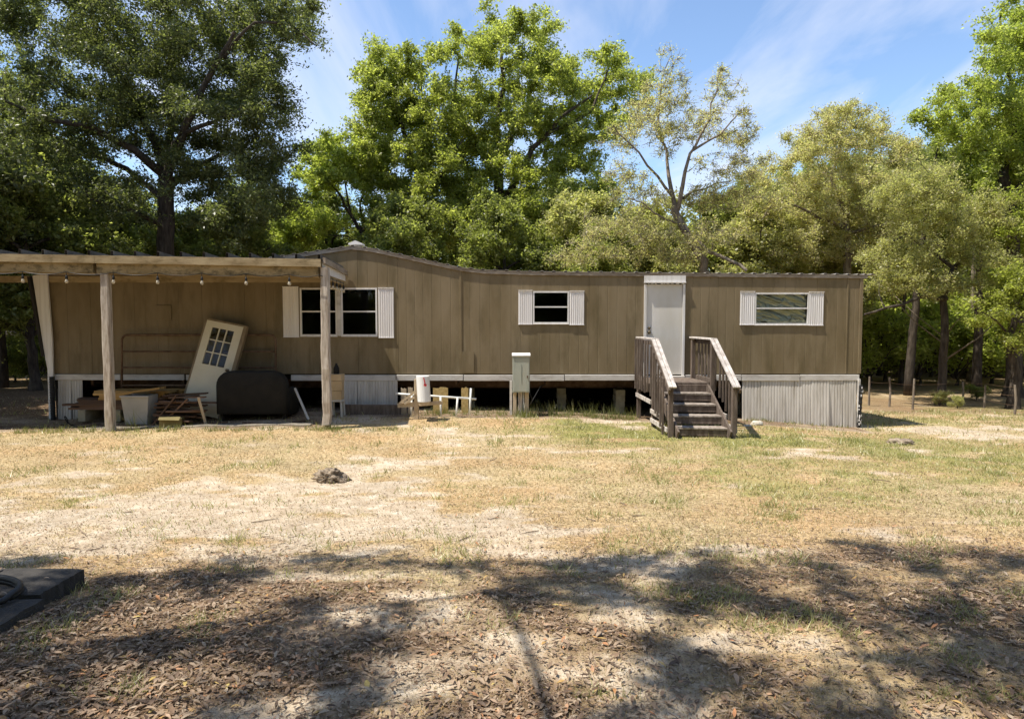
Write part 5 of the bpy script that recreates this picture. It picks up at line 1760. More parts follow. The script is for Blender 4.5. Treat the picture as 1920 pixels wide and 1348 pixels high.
Yr1 = 23.0
b0 = ground_pt(1905, Yr1)
limbs = [([b0] + pl([(1905, 640), (1900, 520), (1895, 400), (1880, 330)], Yr1), 0.26, 0.17),
         (pl([(1882, 335), (1860, 300), (1810, 260), (1770, 230)], Yr1), 0.10, 0.03),
         (pl([(1880, 335), (1900, 250, .6), (1890, 130, 1), (1875, 30, 1)], Yr1), 0.13, 0.03),
         (pl([(1890, 390), (1940, 300, -.5), (1960, 180, -1)], Yr1), 0.10, 0.03),
         (pl([(1896, 420), (1850, 400, -1), (1810, 390, -1.4)], Yr1), 0.07, 0.02)]
bl = [(1875, 20, 26, 36), (1858, 75, 22, 34), (1910, 60, 30, 40), (1890, 120, 36, 30), (1930, 130, 36, 40), (1850, 120, 18, 22), (1765, 185, 40, 30), (1740, 220, 34, 24), (1820, 185, 50, 34), (1880, 200, 56, 40), (1790, 240, 54, 28), (1860, 270, 60, 40), (1920, 280, 50, 50), (1830, 320, 54, 34), (1890, 350, 60, 40), (1860, 410, 70, 34), (1930, 420, 50, 40), (1890, 470, 60, 30), (1960, 200, 60, 80), (1990, 340, 70, 80)]
build_tree('gum_tree', 'tall green tree with yellowish tips at the edge of the woods by the fence', 'tree', None, b0, limbs, px_blobs(bl, Yr1, 16, 1.4, 1.1), 380, 82000, 0.10, 'leaf_lime', 'bark', 91, clump=0.29, flat=0.7)

# young tree with a low bright bough
Yr2 = 19.6
b0 = ground_pt(1905, Yr2)
limbs = [([b0] + pl([(1903, 700), (1898, 640), (1905, 580)], Yr2), 0.15, 0.07),
         (pl([(1900, 640), (1870, 600, -.3), (1840, 585, -.5)], Yr2), 0.04, 0.012),
         (pl([(1905, 590), (1920, 550), (1935, 500)], Yr2), 0.05, 0.015)]
bl = [(1860, 575, 36, 16), (1895, 560, 40, 18), (1845, 598, 26, 12), (1885, 598, 46, 16), (1915, 620, 36, 20), (1940, 560, 50, 30), (1900, 640, 30, 14), (1905, 520, 40, 22), (1880, 535, 30, 16)]
build_tree('young_tree', 'young tree with low bright green boughs behind the last fence post', 'tree', None, b0, limbs, px_blobs(bl, Yr2, 17, 0.6), 90, 9000, 0.085, 'leaf_gum', 'bark', 95, clump=0.19, flat=0.55)

# the tree left of the camera that throws the dappled shade over the foreground
def free_tree(name, label, group, base, h, crown_r, crown_z0, seed, leafm, n_att, n_leaf, size, trunk_r=0.2, clump=0.45, barkm='bark', squash=1.0, nl=7):
    r_ = np.random.default_rng(seed)
    bx, by, bz = base
    lim = []
    tr = [(bx, by, bz)]
    n = 6
    lx, ly = r_.normal(size=2) * 0.12
    for k in range(1, n + 1):
        u = k / n
        tr.append((bx + lx * u * h * 0.3 + r_.normal() * 0.08, by + ly * u * h * 0.3 + r_.normal() * 0.08, bz + u * h * 0.72))
    lim.append((tr, trunk_r, trunk_r * 0.35))
    for k in range(nl):
        u = (crown_z0 / h) + (0.68 - crown_z0 / h) * k / max(1, nl - 1)
        i = min(n - 1, max(1, int(u / 0.72 * n)))
        s = tr[i]
        an = k * 2.4 + r_.uniform(-.4, .4)
        rr = crown_r * r_.uniform(0.55, 0.85) * (1 - 0.35 * max(0, u - 0.45))
        e = (s[0] + math.cos(an) * rr, s[1] + math.sin(an) * rr, s[2] + rr * r_.uniform(0.35, 0.8))
        m_ = ((s[0] + e[0]) / 2, (s[1] + e[1]) / 2, (s[2] + e[2]) / 2 + 0.1 * rr)
        lim.append(([s, m_, e], trunk_r * 0.42, 0.025))
    bl_ = []
    for k in range(14):
        an = k * 2.399 + r_.uniform(-.3, .3)
        q = (k + 0.5) / 14
        zc = crown_z0 + (h - crown_z0) * (0.12 + 0.80 * q)
        env = math.sin(math.pi * (0.18 + 0.74 * q)) ** 0.8
        rad_ = crown_r * env * r_.uniform(0.35, 0.72)
        s = crown_r * r_.uniform(0.30, 0.46)
        bl_.append(((bx + math.cos(an) * rad_, by + math.sin(an) * rad_, bz + zc), (s, s, s * 0.72 * squash)))
    return build_tree(name, label, 'tree', group, base, lim, bl_, n_att, n_leaf, size, leafm, barkm, seed + 3, clump=clump, flat=0.65)


def shade_tree(name, label, base, seed, blobs_):
    blobs_ = [((c[0], c[1] - 1.0, c[2]), rr) for c, rr in blobs_]
    lim = [([base, (base[0] + 0.2, base[1] + 0.1, 3.0), (base[0] + 0.5, base[1], 5.5)], 0.30, 0.20)]
    r_ = np.random.default_rng(seed)
    for (c, rr) in blobs_:
        s = lim[0][0][-1] if r_.random() < 0.7 else lim[0][0][1]
        m_ = tuple((s[i] * 0.55 + c[i] * 0.45) + (0.4 if i == 2 else 0) for i in range(3))
        lim.append(([s, m_, c], 0.055, 0.015))
    return build_tree(name, label, 'tree', None, base, lim, blobs_, *((210, 34000) if base[0] < -5 else (150, 17000)), 0.085, 'leaf_oak', 'bark', seed, clump=0.25, flat=0.7)


shade_tree('shade_oak', 'spreading oak out in the yard whose crown dapples the leafy sand', (-7.0, 2.4, G(-7, 2.4) - 0.1), 101,
           [((-6.6, 3.2, 7.0), (1.5, 1.5, 1.0)), ((-5.2, 4.6, 7.4), (1.4, 1.1, 0.8)), ((-4.4, 3.2, 8.2), (1.4, 1.3, 0.8)), ((-7.6, 4.4, 7.5), (1.5, 1.3, 0.9)), ((-3.0, 4.9, 8.6), (1.2, 0.8, 0.7)),
            ((-6.0, 2.0, 9.0), (1.6, 1.6, 1.0)), ((-8.6, 2.6, 6.6), (1.5, 1.5, 0.9)), ((-2.6, 2.6, 8.8), (1.2, 1.2, 0.8)), ((-5.6, 4.4, 5.6), (0.9, 0.9, 0.5))])
shade_tree('shade_oak', 'slimmer oak out in the yard with boughs reaching over the leafy sand', (-2.2, -1.6, G(-2.2, -1.6) - 0.1), 111,
           [((-1.4, 4.6, 8.0), (1.2, 0.9, 0.7)), ((-0.2, 5.5, 8.3), (1.2, 0.7, 0.6)), ((-1.0, 3.0, 8.8), (1.2, 1.0, 0.7)), ((0.8, 4.0, 8.2), (0.9, 0.8, 0.6)), ((-2.4, 1.0, 7.2), (1.6, 1.6, 1.0)), ((0.6, 1.6, 8.4), (1.4, 1.2, 0.8)), ((1.4, 5.3, 9.0), (0.9, 0.6, 0.5)), ((2.2, 4.4, 9.4), (1.0, 0.9, 0.6)), ((-0.4, 4.2, 7.4), (0.9, 0.8, 0.5)), ((2.6, 3.2, 9.0), (1.0, 0.9, 0.6)), ((-3.6, 5.4, 7.6), (1.0, 0.5, 0.5))])

# ---- woods around: five kinds of tree, repeated as copies
WB = (0.0, 0.0, 0.0)
kinds = []
spec = [('leaf_forest', 13, 3.6, 4.2, 'bark'), ('leaf_gum', 15, 4.0, 4.0, 'bark'), ('leaf_olive', 10, 3.2, 2.2, 'bark'), ('leaf_forest', 9, 2.8, 2.2, 'bark'), ('leaf_oak', 11, 4.2, 2.6, 'bark')]
LBL = ['leafy green tree', 'bright green tree', 'olive tan tree', 'bushy green tree', 'dark spreading tree']
NAMES = ['woodland_tree', 'woodland_tree', 'woodland_tree', 'woodland_tree', 'woodland_tree']
for k, (lm, h, cr_, z0, bk) in enumerate(spec):
    kinds.append(free_tree(NAMES[k], LBL[k], 'trees of the woods around the yard', WB, h, cr_, z0, 200 + 7 * k, lm, 210, 32000, 0.17, trunk_r=0.2, clump=0.42, barkm=bk))
placed = [False] * 5


def put_tree(k, px, Y, s=1.0, rot=None):
    x = PX(px, Y, 600)
    o = kinds[k]
    if placed[k]: o = copy_tree(o)
    placed[k] = True
    o.location = (x, Y, G(x, Y) - 0.12)
    where = ('standing past the open end of the porch' if px < 93 else 'standing behind the porch roof' if px < 530 else 'standing behind the gable peak of the home' if px < 870
             else 'standing behind the home between gable and door' if px < 1205 else 'standing behind the door end of the home' if px < 1615 else 'in the woods beyond the wire fence')
    if Y < 0 or abs(x) > Y * 0.9: where = 'in the woods across the yard from the front door'
    o['label'] = ('tall ' if s * spec[k][1] > 11 else 'low ' if s * spec[k][1] < 7.5 else '') + LBL[k] + ' ' + where + (', far back' if Y > 40 else '')
    o.rotation_euler = (0, 0, R.uniform(0, 6.28) if rot is None else rot)
    o.scale = (s, s, s * R.uniform(0.95, 1.05))
    return o


for (k, px, Y, s) in ((0, -60, 27, 0.95), (4, 30, 34, 1.0), (0, 110, 31, 0.8), (3, 200, 29, 0.95), (4, 180, 38, 0.9), (3, 400, 31, 0.85), (0, 470, 37, 0.72), (3, 505, 33, 0.62), (0, 600, 40, 0.62), (3, 640, 36, 0.7),
                      (4, 700, 42, 0.7), (0, 860, 40, 0.85), (3, 880, 27.5, 0.62), (3, 1010, 26.5, 0.6), (0, 1060, 39, 0.85), (4, 1130, 34, 0.75), (2, 1150, 30, 0.72), (2, 1250, 29, 0.72), (3, 1240, 38, 0.8), (0, 1370, 36, 0.72), (2, 1380, 28, 0.62),
                      (1, 1535, 38, 0.80), (1, 1460, 41, 0.80), (1, 1620, 43, 0.85), (0, 1700, 40, 0.95), (0, 1770, 42, 1.0), (2, 1480, 30, 0.72), (0, 1640, 36, 0.75), (0, 1790, 33, 0.85), (4, 1850, 40, 0.9), (1, 1960, 31, 0.9), (0, 2030, 26, 1.0),
                      (0, 1650, 47, 0.9), (3, 1740, 44, 1.0), (4, 1800, 52, 1.0), (0, 1880, 48, 1.0), (4, 60, 46, 0.9), (3, -20, 41, 1.0), (0, 300, 47, 0.75), (4, 450, 50, 0.72), (3, 760, 50, 0.8), (0, 960, 52, 0.9), (4, 1200, 50, 0.75), (3, 1400, 46, 0.8), (0, 1560, 52, 0.75),
                      (3, 555, 34, 0.80), (3, 610, 36, 1.05), (0, 545, 39, 0.72), (3, 760, 25.5, 0.78), (3, 950, 25, 0.72), (2, 1090, 26, 0.72), (3, 1130, 24.5, 0.66), (2, 1220, 25.5, 0.70), (3, 1330, 27, 0.85), (2, 1410, 25.5, 0.75), (2, 1470, 34, 0.95), (0, 1420, 40, 0.85),
                      (2, 1530, 27, 0.80), (0, 1720, 46, 0.95), (3, 440, 25.5, 0.72), (3, 330, 27, 0.75), (4, 230, 30, 0.7), (3, 90, 28, 0.9), (0, 1930, 37, 0.9), (2, 1610, 31, 0.95),
                      (1, -190, 36, 0.9), (4, -140, 22, 0.9), (0, 2130, 34, 1.0)):
    put_tree(k, px, Y, s)

# the woods go on to both sides
for k in range(34):
    side_ = 1 if k % 2 else -1
    j = k // 2
    x_ = side_ * (27 + 6.0 * (j % 6) + R.uniform(-1.5, 1.5)); Y = 16 + 9.5 * (j // 6) + R.uniform(-2, 2) + 3 * (j % 2)
    if side_ < 0: x_ += 3
    kk = (0, 4, 3, 0, 2, 3)[j % 6]
    o = copy_tree(kinds[kk]); o.location = (x_, Y, G(x_, Y) - 0.12); o.rotation_euler = (0, 0, R.uniform(0, 6.28)); s_ = R.uniform(0.9, 1.15); o.scale = (s_, s_, s_)
    o['label'] = LBL[kk] + (' of the woods beyond the far end of the wire fence' if side_ > 0 else ' of the woods out past the open porch end')
# woods added around the camera's side of the yard to block low sky light
for (k, x_, Y, s_) in ((0, -19, 3, 1.0), (4, -18, 9, 1.0), (0, -21, 14, 1.0), (4, -17, -4, 1.1), (3, -15.5, 15, 0.9), (4, -16.5, 18.5, 0.9), (3, -14.5, 21, 0.8), (0, -12, -9, 1.0), (1, -6, -12, 1.0), (4, 0, -14, 1.1), (0, 6, -12, 1.0), (4, 12, -10, 1.1), (1, 17, -4, 1.0), (0, 20, 3, 1.0), (4, 21, 10, 1.0),
                       (4, -9, -17, 1.2), (0, 3, -19, 1.2), (4, 10, -17, 1.2), (3, -15, -12, 1.1), (3, 15, -12, 1.1), (3, -3, -10, 0.9), (3, 9, -8, 0.9), (3, 22, 6, 1.1), (0, 26, 14, 1.1)):
    o = copy_tree(kinds[k]); o.location = (x_, Y, -0.1); o.rotation_euler = (0, 0, R.uniform(0, 6.28)); o.scale = (s_, s_, s_)
    o['label'] = LBL[k] + ' of the woods added around the yard to block sky light'
# ---- shrubs of the undergrowth
def shrub(seed, leafm, n_leaf, size):
    r_ = np.random.default_rng(seed)
    lim = [([(0, 0, -0.05), (0.03, 0.02, 0.3)], 0.03, 0.02)]
    bl_ = []
    for k in range(9):
        an = k * 2.4
        rr = r_.uniform(0.2, 0.75)
        e = (math.cos(an) * rr, math.sin(an) * rr, r_.uniform(0.5, 1.35))
        lim.append(([(0.02, 0.01, 0.15), (e[0] * 0.5, e[1] * 0.5, e[2] * 0.6), e], 0.018, 0.006))
        bl_.append((e, (0.32, 0.32, 0.28)))
    return build_tree('shrub', 'x', 'shrub', 'shrubs of the undergrowth', (0, 0, 0), lim, bl_, 70, n_leaf, size, leafm, 'bark', seed, clump=0.17, flat=0.8, twig=0.006)


sh = [shrub(301, 'leaf_forest', 7000, 0.075), shrub(311, 'leaf_olive', 6000, 0.07), shrub(321, 'leaf_lime', 7000, 0.07)]
sh_used = [False, False, False]


def put_shrub(k, px, Y, s, label):
    x = PX(px, Y, 650)
    o = sh[k]
    if sh_used[k]: o = copy_tree(o)
    sh_used[k] = True
    o.location = (x, Y, G(x, Y))
    o.rotation_euler = (0, 0, R.uniform(0, 6.28))
    o.scale = (s * R.uniform(1, 1.3), s * R.uniform(1, 1.3), s)
    o['label'] = label


put_shrub(0, 25, 24, 1.25, 'leafy green shrub by the pale rail beyond the porch end')
put_shrub(0, 72, 23, 1.05, 'dark leafy shrub close to the tapered white board')
put_shrub(0, 48, 27, 1.3, 'shrub growing behind the pale rail beyond the porch end')
LB = 'low shrub of the dark undergrowth in the woods beyond the wire fence'
for (k, px, Y, s) in ((0, 1660, 33, 1.5), (0, 1700, 35, 1.6), (1, 1740, 34, 1.4), (0, 1775, 33, 1.6), (0, 1815, 31, 1.3), (1, 1850, 31, 1.5), (0, 1890, 33, 1.7), (0, 1930, 30, 1.5), (0, 1640, 36, 1.8), (1, 1690, 40, 2.0), (0, 1750, 41, 2.2), (0, 1800, 40, 2.2), (0, 1860, 41, 2.2),
                      (0, 1920, 40, 2.2), (1, 1970, 36, 2.0)):
    put_shrub(k, px, Y, s, LB)
put_shrub(1, 1765, 20.5, 0.30, 'small sprawling bush growing along the wire fence line')
put_shrub(1, 1800, 19.6, 0.24, 'smaller bush beside the sprawling bush at the wire fence')
put_shrub(0, 1835, 22, 0.34, 'knee high green bush under the trees past the wire fence')
LB = 'tall bright green bush in the woods beyond the wire fence'  # brighter leaf colour stands in for sun missing under these trees
for (px, Y, s) in ((1632, 27, 1.9), (1662, 29, 2.2), (1725, 27, 1.7), (1745, 31, 2.3), (1795, 27, 1.8), (1822, 33, 2.6), (1862, 28, 2.0), (1912, 26, 1.8), (1650, 37, 3.0), (1770, 37, 3.2), (1880, 38, 3.2), (1940, 31, 2.6)):
    put_shrub(2, px, Y, s, LB)
LB = 'tall bright green bush in the woods past the porch end'
for (px, Y, s) in ((-10, 30, 2.2), (45, 31, 2.4), (95, 29, 2.2), (20, 36, 3.0)):
    put_shrub(2, px, Y, s, LB)
LB = 'background thicket shrub in the far woods'
for px in range(-120, 2100, 75):
    put_shrub(0, px + R.uniform(-20, 20), R.uniform(44, 52), R.uniform(2.2, 3.0), LB)
for k in range(36):
    side_ = 1 if k % 2 else -1
    j = k // 2
    x_ = side_ * (28 + 3.2 * j); Y = 30 - 0.9 * j + R.uniform(-2, 2)
    o = copy_tree(sh[(0, 0, 2)[j % 3]]); o.location = (x_, Y, G(x_, Y)); o.rotation_euler = (0, 0, R.uniform(0, 6.28)); o.scale = (3.2, 3.2, 2.8)
    o['label'] = 'thicket shrub in the woods beyond the far end of the wire fence' if side_ > 0 else 'thicket shrub in the woods out past the open porch end'
LB = 'thicket shrub added unseen across the yard to darken window reflections'
for k in range(26):  # unseen thicket, added to dim window reflections and low sky light
    o = copy_tree(sh[k % 2]); x_ = -26 + 2.1 * k
    o.location = (x_, -13 - 3 * (k % 3) + (abs(x_) / 26) ** 2 * 6, -0.05); o.rotation_euler = (0, 0, k * 1.3); o.scale = (3.2, 3.2, 3.0); o['label'] = LB
LB = 'thicket shrub in the woods past the porch end'
for (px, Y, s) in ((-30, 36, 1.9), (10, 40, 2.1), (60, 37, 1.8), (100, 35, 1.9), (-70, 33, 1.8)):
    put_shrub(0, px, Y, s, LB)

# bare stems among the woods
def stem(px, Y, rad, topz, label, lean_=0.0, bark='bark'):
    x = PX(px, Y, 700)
    zg_ = G(x, Y) - 0.1
    pts, rr = [], []
    for k in range(12):
        u = k / 11
        pts.append((x + lean_ * u * u + R.uniform(-.03, .03), Y + R.uniform(-.03, .03), zg_ + topz * u)); rr.append(rad * (1.35 if k == 0 else 1) * (1 - 0.9 * u ** 1.5))
    t = thing('bare_trunk', label, 'tree', (x, Y, zg_), 'bare trunks in the woods')
    mb = MB(); mb.tube(pts, rr, 9); mb.build('trunk', M[bark], t, smooth=True)
    for k in range(4):
        i = R.randint(5, 10); p = Vector(pts[i]); an = R.uniform(0, 6.28); ln = R.uniform(0.8, 1.8)
        q = p + Vector((math.cos(an) * ln * 0.6, math.sin(an) * ln * 0.6, ln * 0.5)); q2 = q + Vector((math.cos(an + .5) * ln * 0.6, math.sin(an + .5) * ln * 0.6, ln * 0.6))
        mb = MB(); mb.tube([p, q, q2], [rr[i] * 0.5, rr[i] * 0.3, 0.012], 6); mb.build('limb', M[bark], t, smooth=True)


stem(1706, 23.5, 0.15, 8.5, 'dark straight trunk just past the first fence posts', 0.7)
stem(1683, 31, 0.16, 9, 'pale grey trunk deeper among the woods past the fence', 0.1, 'pale_bark')
stem(1648, 32, 0.12, 9, 'thin dark trunk nearest the home corner in the woods', 0.2)
stem(1690, 27, 0.09, 7, 'slender dark trunk next to the straight trunk past the fence', 0.1)
stem(1768, 22, 0.11, 2.6, 'pale broken trunk with a light base in the woods', 0.05, 'pale_bark')
stem(1832, 24, 0.16, 8, 'dark trunk with a paler side behind the fence gap', -0.2)
stem(1820, 29, 0.12, 8, 'pale slim trunk behind the dark one in the woods', -0.2, 'pale_bark')
stem(4, 22, 0.14, 9, 'dark trunk at the edge of the woods past the porch end', 0.0)
stem(55, 33, 0.14, 9, 'dark trunk behind the shrubs past the porch end', 0.1)

# ------------------------------------------------------------------ wire fence and far rail
fence = thing('wire_fence', 'low wire fence on thin weathered posts before the woods', 'fence', (PX(1712, 19.5), 19.5, G(PX(1712, 19.5), 19.5)))
fp = []
for (px, py0, py1) in ((1630, 706, 757), (1668, 708, 757), (1712, 710, 764), (1806, 716, 745), (1846, 722, 752), (1904, 722, 783)):
    Yf_ = {1630: 20.6, 1668: 20.3, 1712: 19.4, 1806: 20.5, 1846: 20.0, 1904: 17.8}[px]
    x = PX(px, Yf_, 740)
    zg_ = G(x, Yf_)
    zt = max(PZ(py0, Yf_), zg_ + 0.55)
    mb = MB(); mb.tube([(x, Yf_, zg_ - 0.1), (x + R.uniform(-.02, .02), Yf_, (zg_ + zt) / 2), (x + R.uniform(-.03, .03), Yf_, zt)], [0.034, 0.030, 0.026], 7)
    mb.build('post', M['pale_bark'], fence)
    fp.append(Vector((x, Yf_, zg_)))
for h in (0.25, 0.5, 0.72):
    pts = []
    for p, q_ in zip(fp, fp[1:]):
        for k in range(5):
            u = k / 5
            v = p.lerp(q_, u); pts.append((v.x, v.y - 0.03, v.z + h - 0.10 * u * (1 - u)))
    pts.append((fp[-1].x, fp[-1].y - 0.03, fp[-1].z + h))
    mb = MB(); mb.tube(pts, 0.004, 4); mb.build('wire', M['rust'], fence)
Yw = 25.5
rail = thing('rail_fence', 'pale horizontal rail fence behind the shrubs past the porch end', 'fence', (PX(30, Yw), Yw, G(PX(30, Yw), Yw)))
zr_ = PZ(624, Yw)
mb = MB(); mb.box((PX(0, Yw), Yw, zr_), (6.0, 0.05, 0.15), ch=0.01); mb.build('rail', M['trim'], rail)
mb = MB(); mb.box((PX(0, Yw), Yw, zr_ - 0.5), (6.0, 0.05, 0.13), ch=0.01); mb.build('rail', M['trim'], rail)
for k in range(4):
    x = PX(0, Yw) - 2.7 + 1.8 * k
    mb = MB(); mb.box((x, Yw + 0.08, (zr_ + G(x, Yw)) / 2), (0.1, 0.1, zr_ - G(x, Yw) + 0.25), ch=0.008); mb.build('post', M['trim'], rail)

# ------------------------------------------------------------------ grass, weeds, fallen leaves
def blades(name, label, X, Y, hgt, wid, leanv, mat, attrs=None, seed=5):
    r_ = np.random.default_rng(seed)
    n = len(X)
    Z = gz(X, Y) - 0.004
    an = r_.uniform(0, 2 * math.pi, n)
    ln = leanv * r_.uniform(0.2, 1.4, n)
    tip = np.stack([X + np.cos(an) * ln * hgt, Y + np.sin(an) * ln * hgt, Z + hgt * np.sqrt(np.clip(1 - 0.35 * ln ** 2, 0.08, 1))], 1)
    an2 = r_.uniform(0, math.pi, n)
    w = wid * 0.5
    a = np.stack([X - np.cos(an2) * w, Y - np.sin(an2) * w, Z], 1)
    b = np.stack([X + np.cos(an2) * w, Y + np.sin(an2) * w, Z], 1)
    V = np.stack([a, b, tip], 1).reshape(-1, 3)
    o = np_mesh(name, V, np.arange(3 * n).reshape(n, 3), mat)
    return tag(o, label, 'grass', kind='stuff')


M['straw'] = leaf_mat('straw', (0.22, 0.165, 0.085), (0.56, 0.465, 0.28), (0.14, 0.09, 0.05), trans=0.2, scale=1.5)
M['grass'] = leaf_mat('grass', (0.17, 0.175, 0.06), (0.40, 0.385, 0.17), (0.50, 0.45, 0.25), trans=0.3, scale=1.2)
M['weed'] = leaf_mat('weed', (0.10, 0.12, 0.03), (0.26, 0.26, 0.09), (0.32, 0.28, 0.15), trans=0.35, scale=2.0)


def scatter(n, ya, yb, seed, wide=0.80):
    """spots on the ground, denser where the ground is nearer"""
    r_ = np.random.default_rng(seed)
    y = np.exp(r_.uniform(math.log(ya), math.log(yb), n))
    x = r_.uniform(-1, 1, n) * (y * wide + 0.6)
    return x, y, r_.random(n)


x, y, u = scatter(330000, 3.0, 19.0, 41)
ga_, gb_, gc_ = cover(x, y)
k = u < (0.15 + 0.72 * ga_) * (1 - 0.6 * gb_) * (1 - 0.45 * gc_)
x, y = x[k], y[k]
blades('dry_grass', 'short straw coloured grass matted over the sandy yard', x, y, np.random.default_rng(2).uniform(0.012, 0.034, len(x)) * (0.75 + 0.05 * y), 0.004 + 0.0009 * y, 1.15, M['straw'], seed=6)
x, y, u = scatter(330000, 3.2, 19.0, 43)
ga_, gb_, gc_ = cover(x, y)
tuft = fbm(x * 2.2 + 5, y * 2.2 + 1, 3) > 0.63
k = u < np.clip(0.95 * gb_ + 0.26 * ga_ * tuft + 0.06 * tuft, 0, 1)
x, y, tall = x[k], y[k], 1 + 1.1 * (fbm(x[k] * 2.2 + 5, y[k] * 2.2 + 1, 3) > 0.66)
blades('green_grass', 'yellowish green grass growing in patches on the yard', x, y, np.random.default_rng(3).uniform(0.018, 0.048, len(x)) * tall * (0.75 + 0.05 * y), 0.004 + 0.0009 * y, 0.9, M['grass'], seed=7)
# taller weeds along the open underside of the home, at the porch edge and at the posts
r_ = np.random.default_rng(77)
wx, wy, wh = [], [], []
for (xa, xb, ya, yb, n, h) in ((-1.9, 2.6, 14.3, 14.75, 1300, 0.16), (0.0, 2.6, 14.35, 14.7, 420, 0.32), (-9.5, -6.2, 13.0, 13.35, 700, 0.14), (-4.3, -2.2, 13.0, 13.3, 500, 0.10), (4.6, 7.4, 14.72, 14.92, 300, 0.10), (-6.0, -4.2, 13.05, 13.35, 400, 0.10),
                               (-7.8, -7.2, 13.2, 13.9, 40, 0.45), (0.1, 0.5, 14.2, 14.4, 160, 0.22), (-3.8, -3.3, 13.0, 13.3, 200, 0.13)):
    nt_ = max(6, n // 9)
    cx_, cy_ = r_.uniform(xa, xb, nt_), r_.uniform(ya, yb, nt_)
    j_ = r_.integers(0, nt_, n)
    wx.append(cx_[j_] + r_.normal(size=n) * 0.035); wy.append(cy_[j_] + r_.normal(size=n) * 0.03); wh.append(h * r_.uniform(0.35, 1.15, n))
wx, wy, wh = np.concatenate(wx), np.concatenate(wy), np.concatenate(wh)
blades('weeds', 'taller green weeds along the open underside of the home', wx, wy, wh, 0.010, 0.55, M['weed'], seed=8)


def leaf_template(bend, twist):
    """a fallen oak leaf: long oval with a raised fold along its middle"""
    st = [(-0.5, 0.0), (-0.26, 0.10), (0.05, 0.155), (0.30, 0.095), (0.5, 0.0)]
    V = []
    for (l_, w_) in st:
        zc_ = bend * (0.25 - l_ * l_) * 2.0
        if w_ == 0: V.append((l_, 0, zc_))
        else:
            V += [(l_, -w_, zc_ + 0.06 * w_ / 0.2 * (1 + twist * l_)), (l_, 0, zc_), (l_, w_, zc_ + 0.06 * w_ / 0.2 * (1 - twist * l_))]
    T_ = [(0, 1, 2), (0, 2, 3), (1, 4, 5), (1, 5, 2), (2, 5, 6), (2, 6, 3), (4, 7, 8), (4, 8, 5), (5, 8, 9), (5, 9, 6), (7, 10, 8), (8, 10, 9)]
    return np.array(V), np.array(T_)


def fallen_mat():
    m, N, L, out = new_mat('fallen_leaf')
    g = N.new('ShaderNodeNewGeometry')
    oi = N.new('ShaderNodeObjectInfo')
    ad = N.new('ShaderNodeMath'); ad.operation = 'ADD'
    L.new(g.outputs['Random Per Island'], ad.inputs[0]); L.new(oi.outputs['Random'], ad.inputs[1])
    fr = N.new('ShaderNodeMath'); fr.operation = 'FRACT'; L.new(ad.outputs[0], fr.inputs[0])
    r = ramp(N, [(0.0, (0.075, 0.045, 0.028)), (0.25, (0.19, 0.125, 0.078)), (0.5, (0.33, 0.245, 0.165)), (0.75, (0.22, 0.14, 0.085)), (0.90, (0.43, 0.34, 0.24)), (0.97, (0.40, 0.18, 0.075)), (1.0, (0.44, 0.34, 0.11))])
    L.new(fr.outputs[0], r.inputs[0])
    n = noise(N, L, g.outputs['Position'], 60, 3)
    c = mixrgb(N, L, 0.35, r.outputs[0], n, 'OVERLAY')
    b = N.new('ShaderNodeBsdfPrincipled'); b.inputs['Roughness'].default_value = 0.6; b.inputs['Specular IOR Level'].default_value = 0.35
    L.new(c, b.inputs['Base Color'])
    t = N.new('ShaderNodeBsdfTranslucent'); L.new(c, t.inputs[0])
    mx = N.new('ShaderNodeMixShader'); mx.inputs[0].default_value = 0.15
    L.new(b.outputs[0], mx.inputs[1]); L.new(t.outputs[0], mx.inputs[2]); L.new(mx.outputs[0], out.inputs[0])
    return m


M['fallen'] = fallen_mat()
tpl = [leaf_template(b_, t_) for b_, t_ in ((0.12, 0.3), (-0.05, -0.4), (0.22, 0.6), (0.05, 0.0), (0.16, -0.7), (-0.10, 0.5))]
in_slab = lambda x, y: (x < -2.94) & (y < 4.84) & (x > -5.3)


def litter_spots(n, ya, yb, seed, base_d):
    x, y, u = scatter(n, ya, yb, seed)
    a_, b_, c_ = cover(x, y)
    k = (u < base_d + c_ * (0.35 + 0.9 * (fbm(x * 1.3, y * 1.3 + 7, 3) - 0.2))) & ~in_slab(x, y)
    return x[k], y[k]


def litter(name, label, x, y, smin, smax, seed):
    r_ = np.random.default_rng(seed)
    Vs, Fs, off = [], [], 0
    which = r_.integers(0, len(tpl), len(x))
    for q in range(len(tpl)):
        m_ = which == q
        n = m_.sum()
        V0, T0 = tpl[q]
        s = r_.uniform(smin, smax, n)
        an = r_.uniform(0, 2 * math.pi, n)
        ti, tj = r_.normal(size=n) * 0.20, r_.normal(size=n) * 0.20
        lx = V0[None, :, 0] * s[:, None]; ly = V0[None, :, 1] * s[:, None]; lz = V0[None, :, 2] * s[:, None]
        X = x[m_][:, None] + lx * np.cos(an)[:, None] - ly * np.sin(an)[:, None]
        Y = y[m_][:, None] + lx * np.sin(an)[:, None] + ly * np.cos(an)[:, None]
        Z = gz(x[m_], y[m_])[:, None] + 0.006 + r_.uniform(0, 0.018, n)[:, None] + lz + lx * ti[:, None] + ly * tj[:, None]
        Vs.append(np.stack([X, Y, Z], 2).reshape(-1, 3))
        nv = len(V0)
        Fs.append((T0[None] + (np.arange(n) * nv)[:, None, None]).reshape(-1, 3) + off)
        off += n * nv
    o = np_mesh(name, np.concatenate(Vs), np.concatenate(Fs), M['fallen'], smooth=True)
    return tag(o, label, 'leaf litter', kind='stuff')


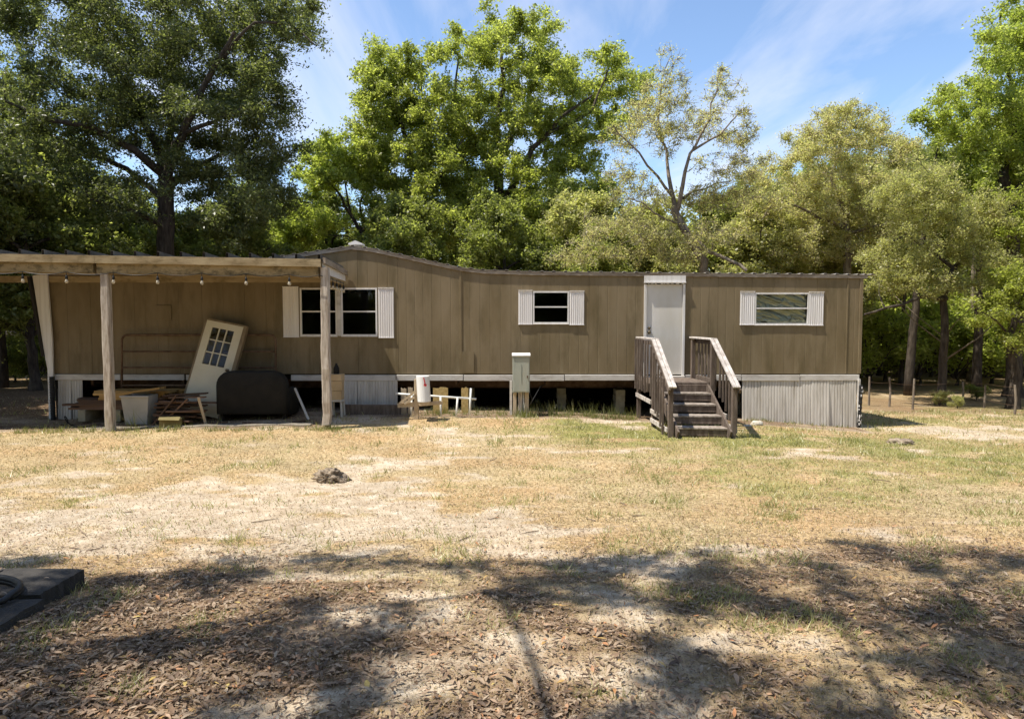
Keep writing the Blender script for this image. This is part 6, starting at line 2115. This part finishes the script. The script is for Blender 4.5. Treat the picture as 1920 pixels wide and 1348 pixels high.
x, y = litter_spots(34000, 2.9, 6.8, 61, 0.05)
litter('leaf_litter', 'brown fallen leaves scattered thickly over the shaded sand', x, y, 0.024, 0.066, 62)
x, y = litter_spots(60000, 5.2, 24.0, 63, 0.26)
litter('scattered_leaves', 'small brown leaf bits scattered thinly over the sunny yard', x, y, 0.018, 0.050, 64)
x, y = litter_spots(52000, 2.9, 8.5, 67, 0.55)
litter('leaf_crumbs', 'fine crumbs of broken leaves and straw strewn over the near sand', x, y, 0.010, 0.030, 68)
# the largest leaves nearest the eye, one object each
leaf_me = []
for q, (V0, T0) in enumerate(tpl):
    me = bpy.data.meshes.new('leaf')
    me.from_pydata([tuple(v) for v in V0], [], [tuple(int(i) for i in t) for t in T0])
    me.polygons.foreach_set('use_smooth', [True] * len(me.polygons))
    me.materials.append(M['fallen'])
    leaf_me.append(me)
x, y, u = scatter(6000, 3.05, 4.9, 71)
a_, b_, c_ = cover(x, y)
k = (u < 0.03 + 0.5 * c_) & ~in_slab(x, y)
x, y = x[k][:280], y[k][:280]
for i in range(len(x)):
    o = bpy.data.objects.new('leaf', leaf_me[i % len(leaf_me)])
    o.parent = ground
    s = R.uniform(0.050, 0.090)
    o.location = (x[i], y[i], G(x[i], y[i]) + 0.020)
    o.scale = (s, s, s)
    o.rotation_euler = (R.gauss(0, 0.2), R.gauss(0, 0.2), R.uniform(0, 6.28))
    link(o)
for (x_, y_) in ((-3.3, 4.35), (-3.22, 4.30), (-3.42, 4.36), (-3.12, 4.55), (-3.7, 4.62), (-3.35, 4.05), (-4.0, 4.5), (-3.15, 4.2), (-3.55, 4.7), (-3.08, 4.0)):
    o = bpy.data.objects.new('leaf', leaf_me[R.randrange(6)])
    o.parent = slabt
    s_ = R.uniform(0.05, 0.085); o.scale = (s_, s_, s_)
    o.location = Vector((x_, y_, sl_top + 0.022)) - slabt.location
    o.rotation_euler = (R.gauss(0, 0.1), R.gauss(0, 0.1), R.uniform(0, 6.28))
    link(o)
# twigs on the ground
for i in range(26):
    Y_ = math.exp(R.uniform(math.log(3.4), math.log(11)))
    x_ = R.uniform(-1, 1) * Y_ * 0.7
    if in_slab(np.array(x_), np.array(Y_)): continue
    an = R.uniform(0, 6.28); ln = R.uniform(0.10, 0.32)
    pts = []
    for k in range(5):
        u = k / 4 - 0.5
        xx, yy = x_ + math.cos(an) * ln * u + R.uniform(-.01, .01), Y_ + math.sin(an) * ln * u + R.uniform(-.01, .01)
        pts.append((xx, yy, G(xx, yy) + 0.012))
    mb = MB(); mb.tube(pts, [0.005, 0.006, 0.005, 0.004, 0.002], 5)
    mb.build('twig', M['stick'], ground)
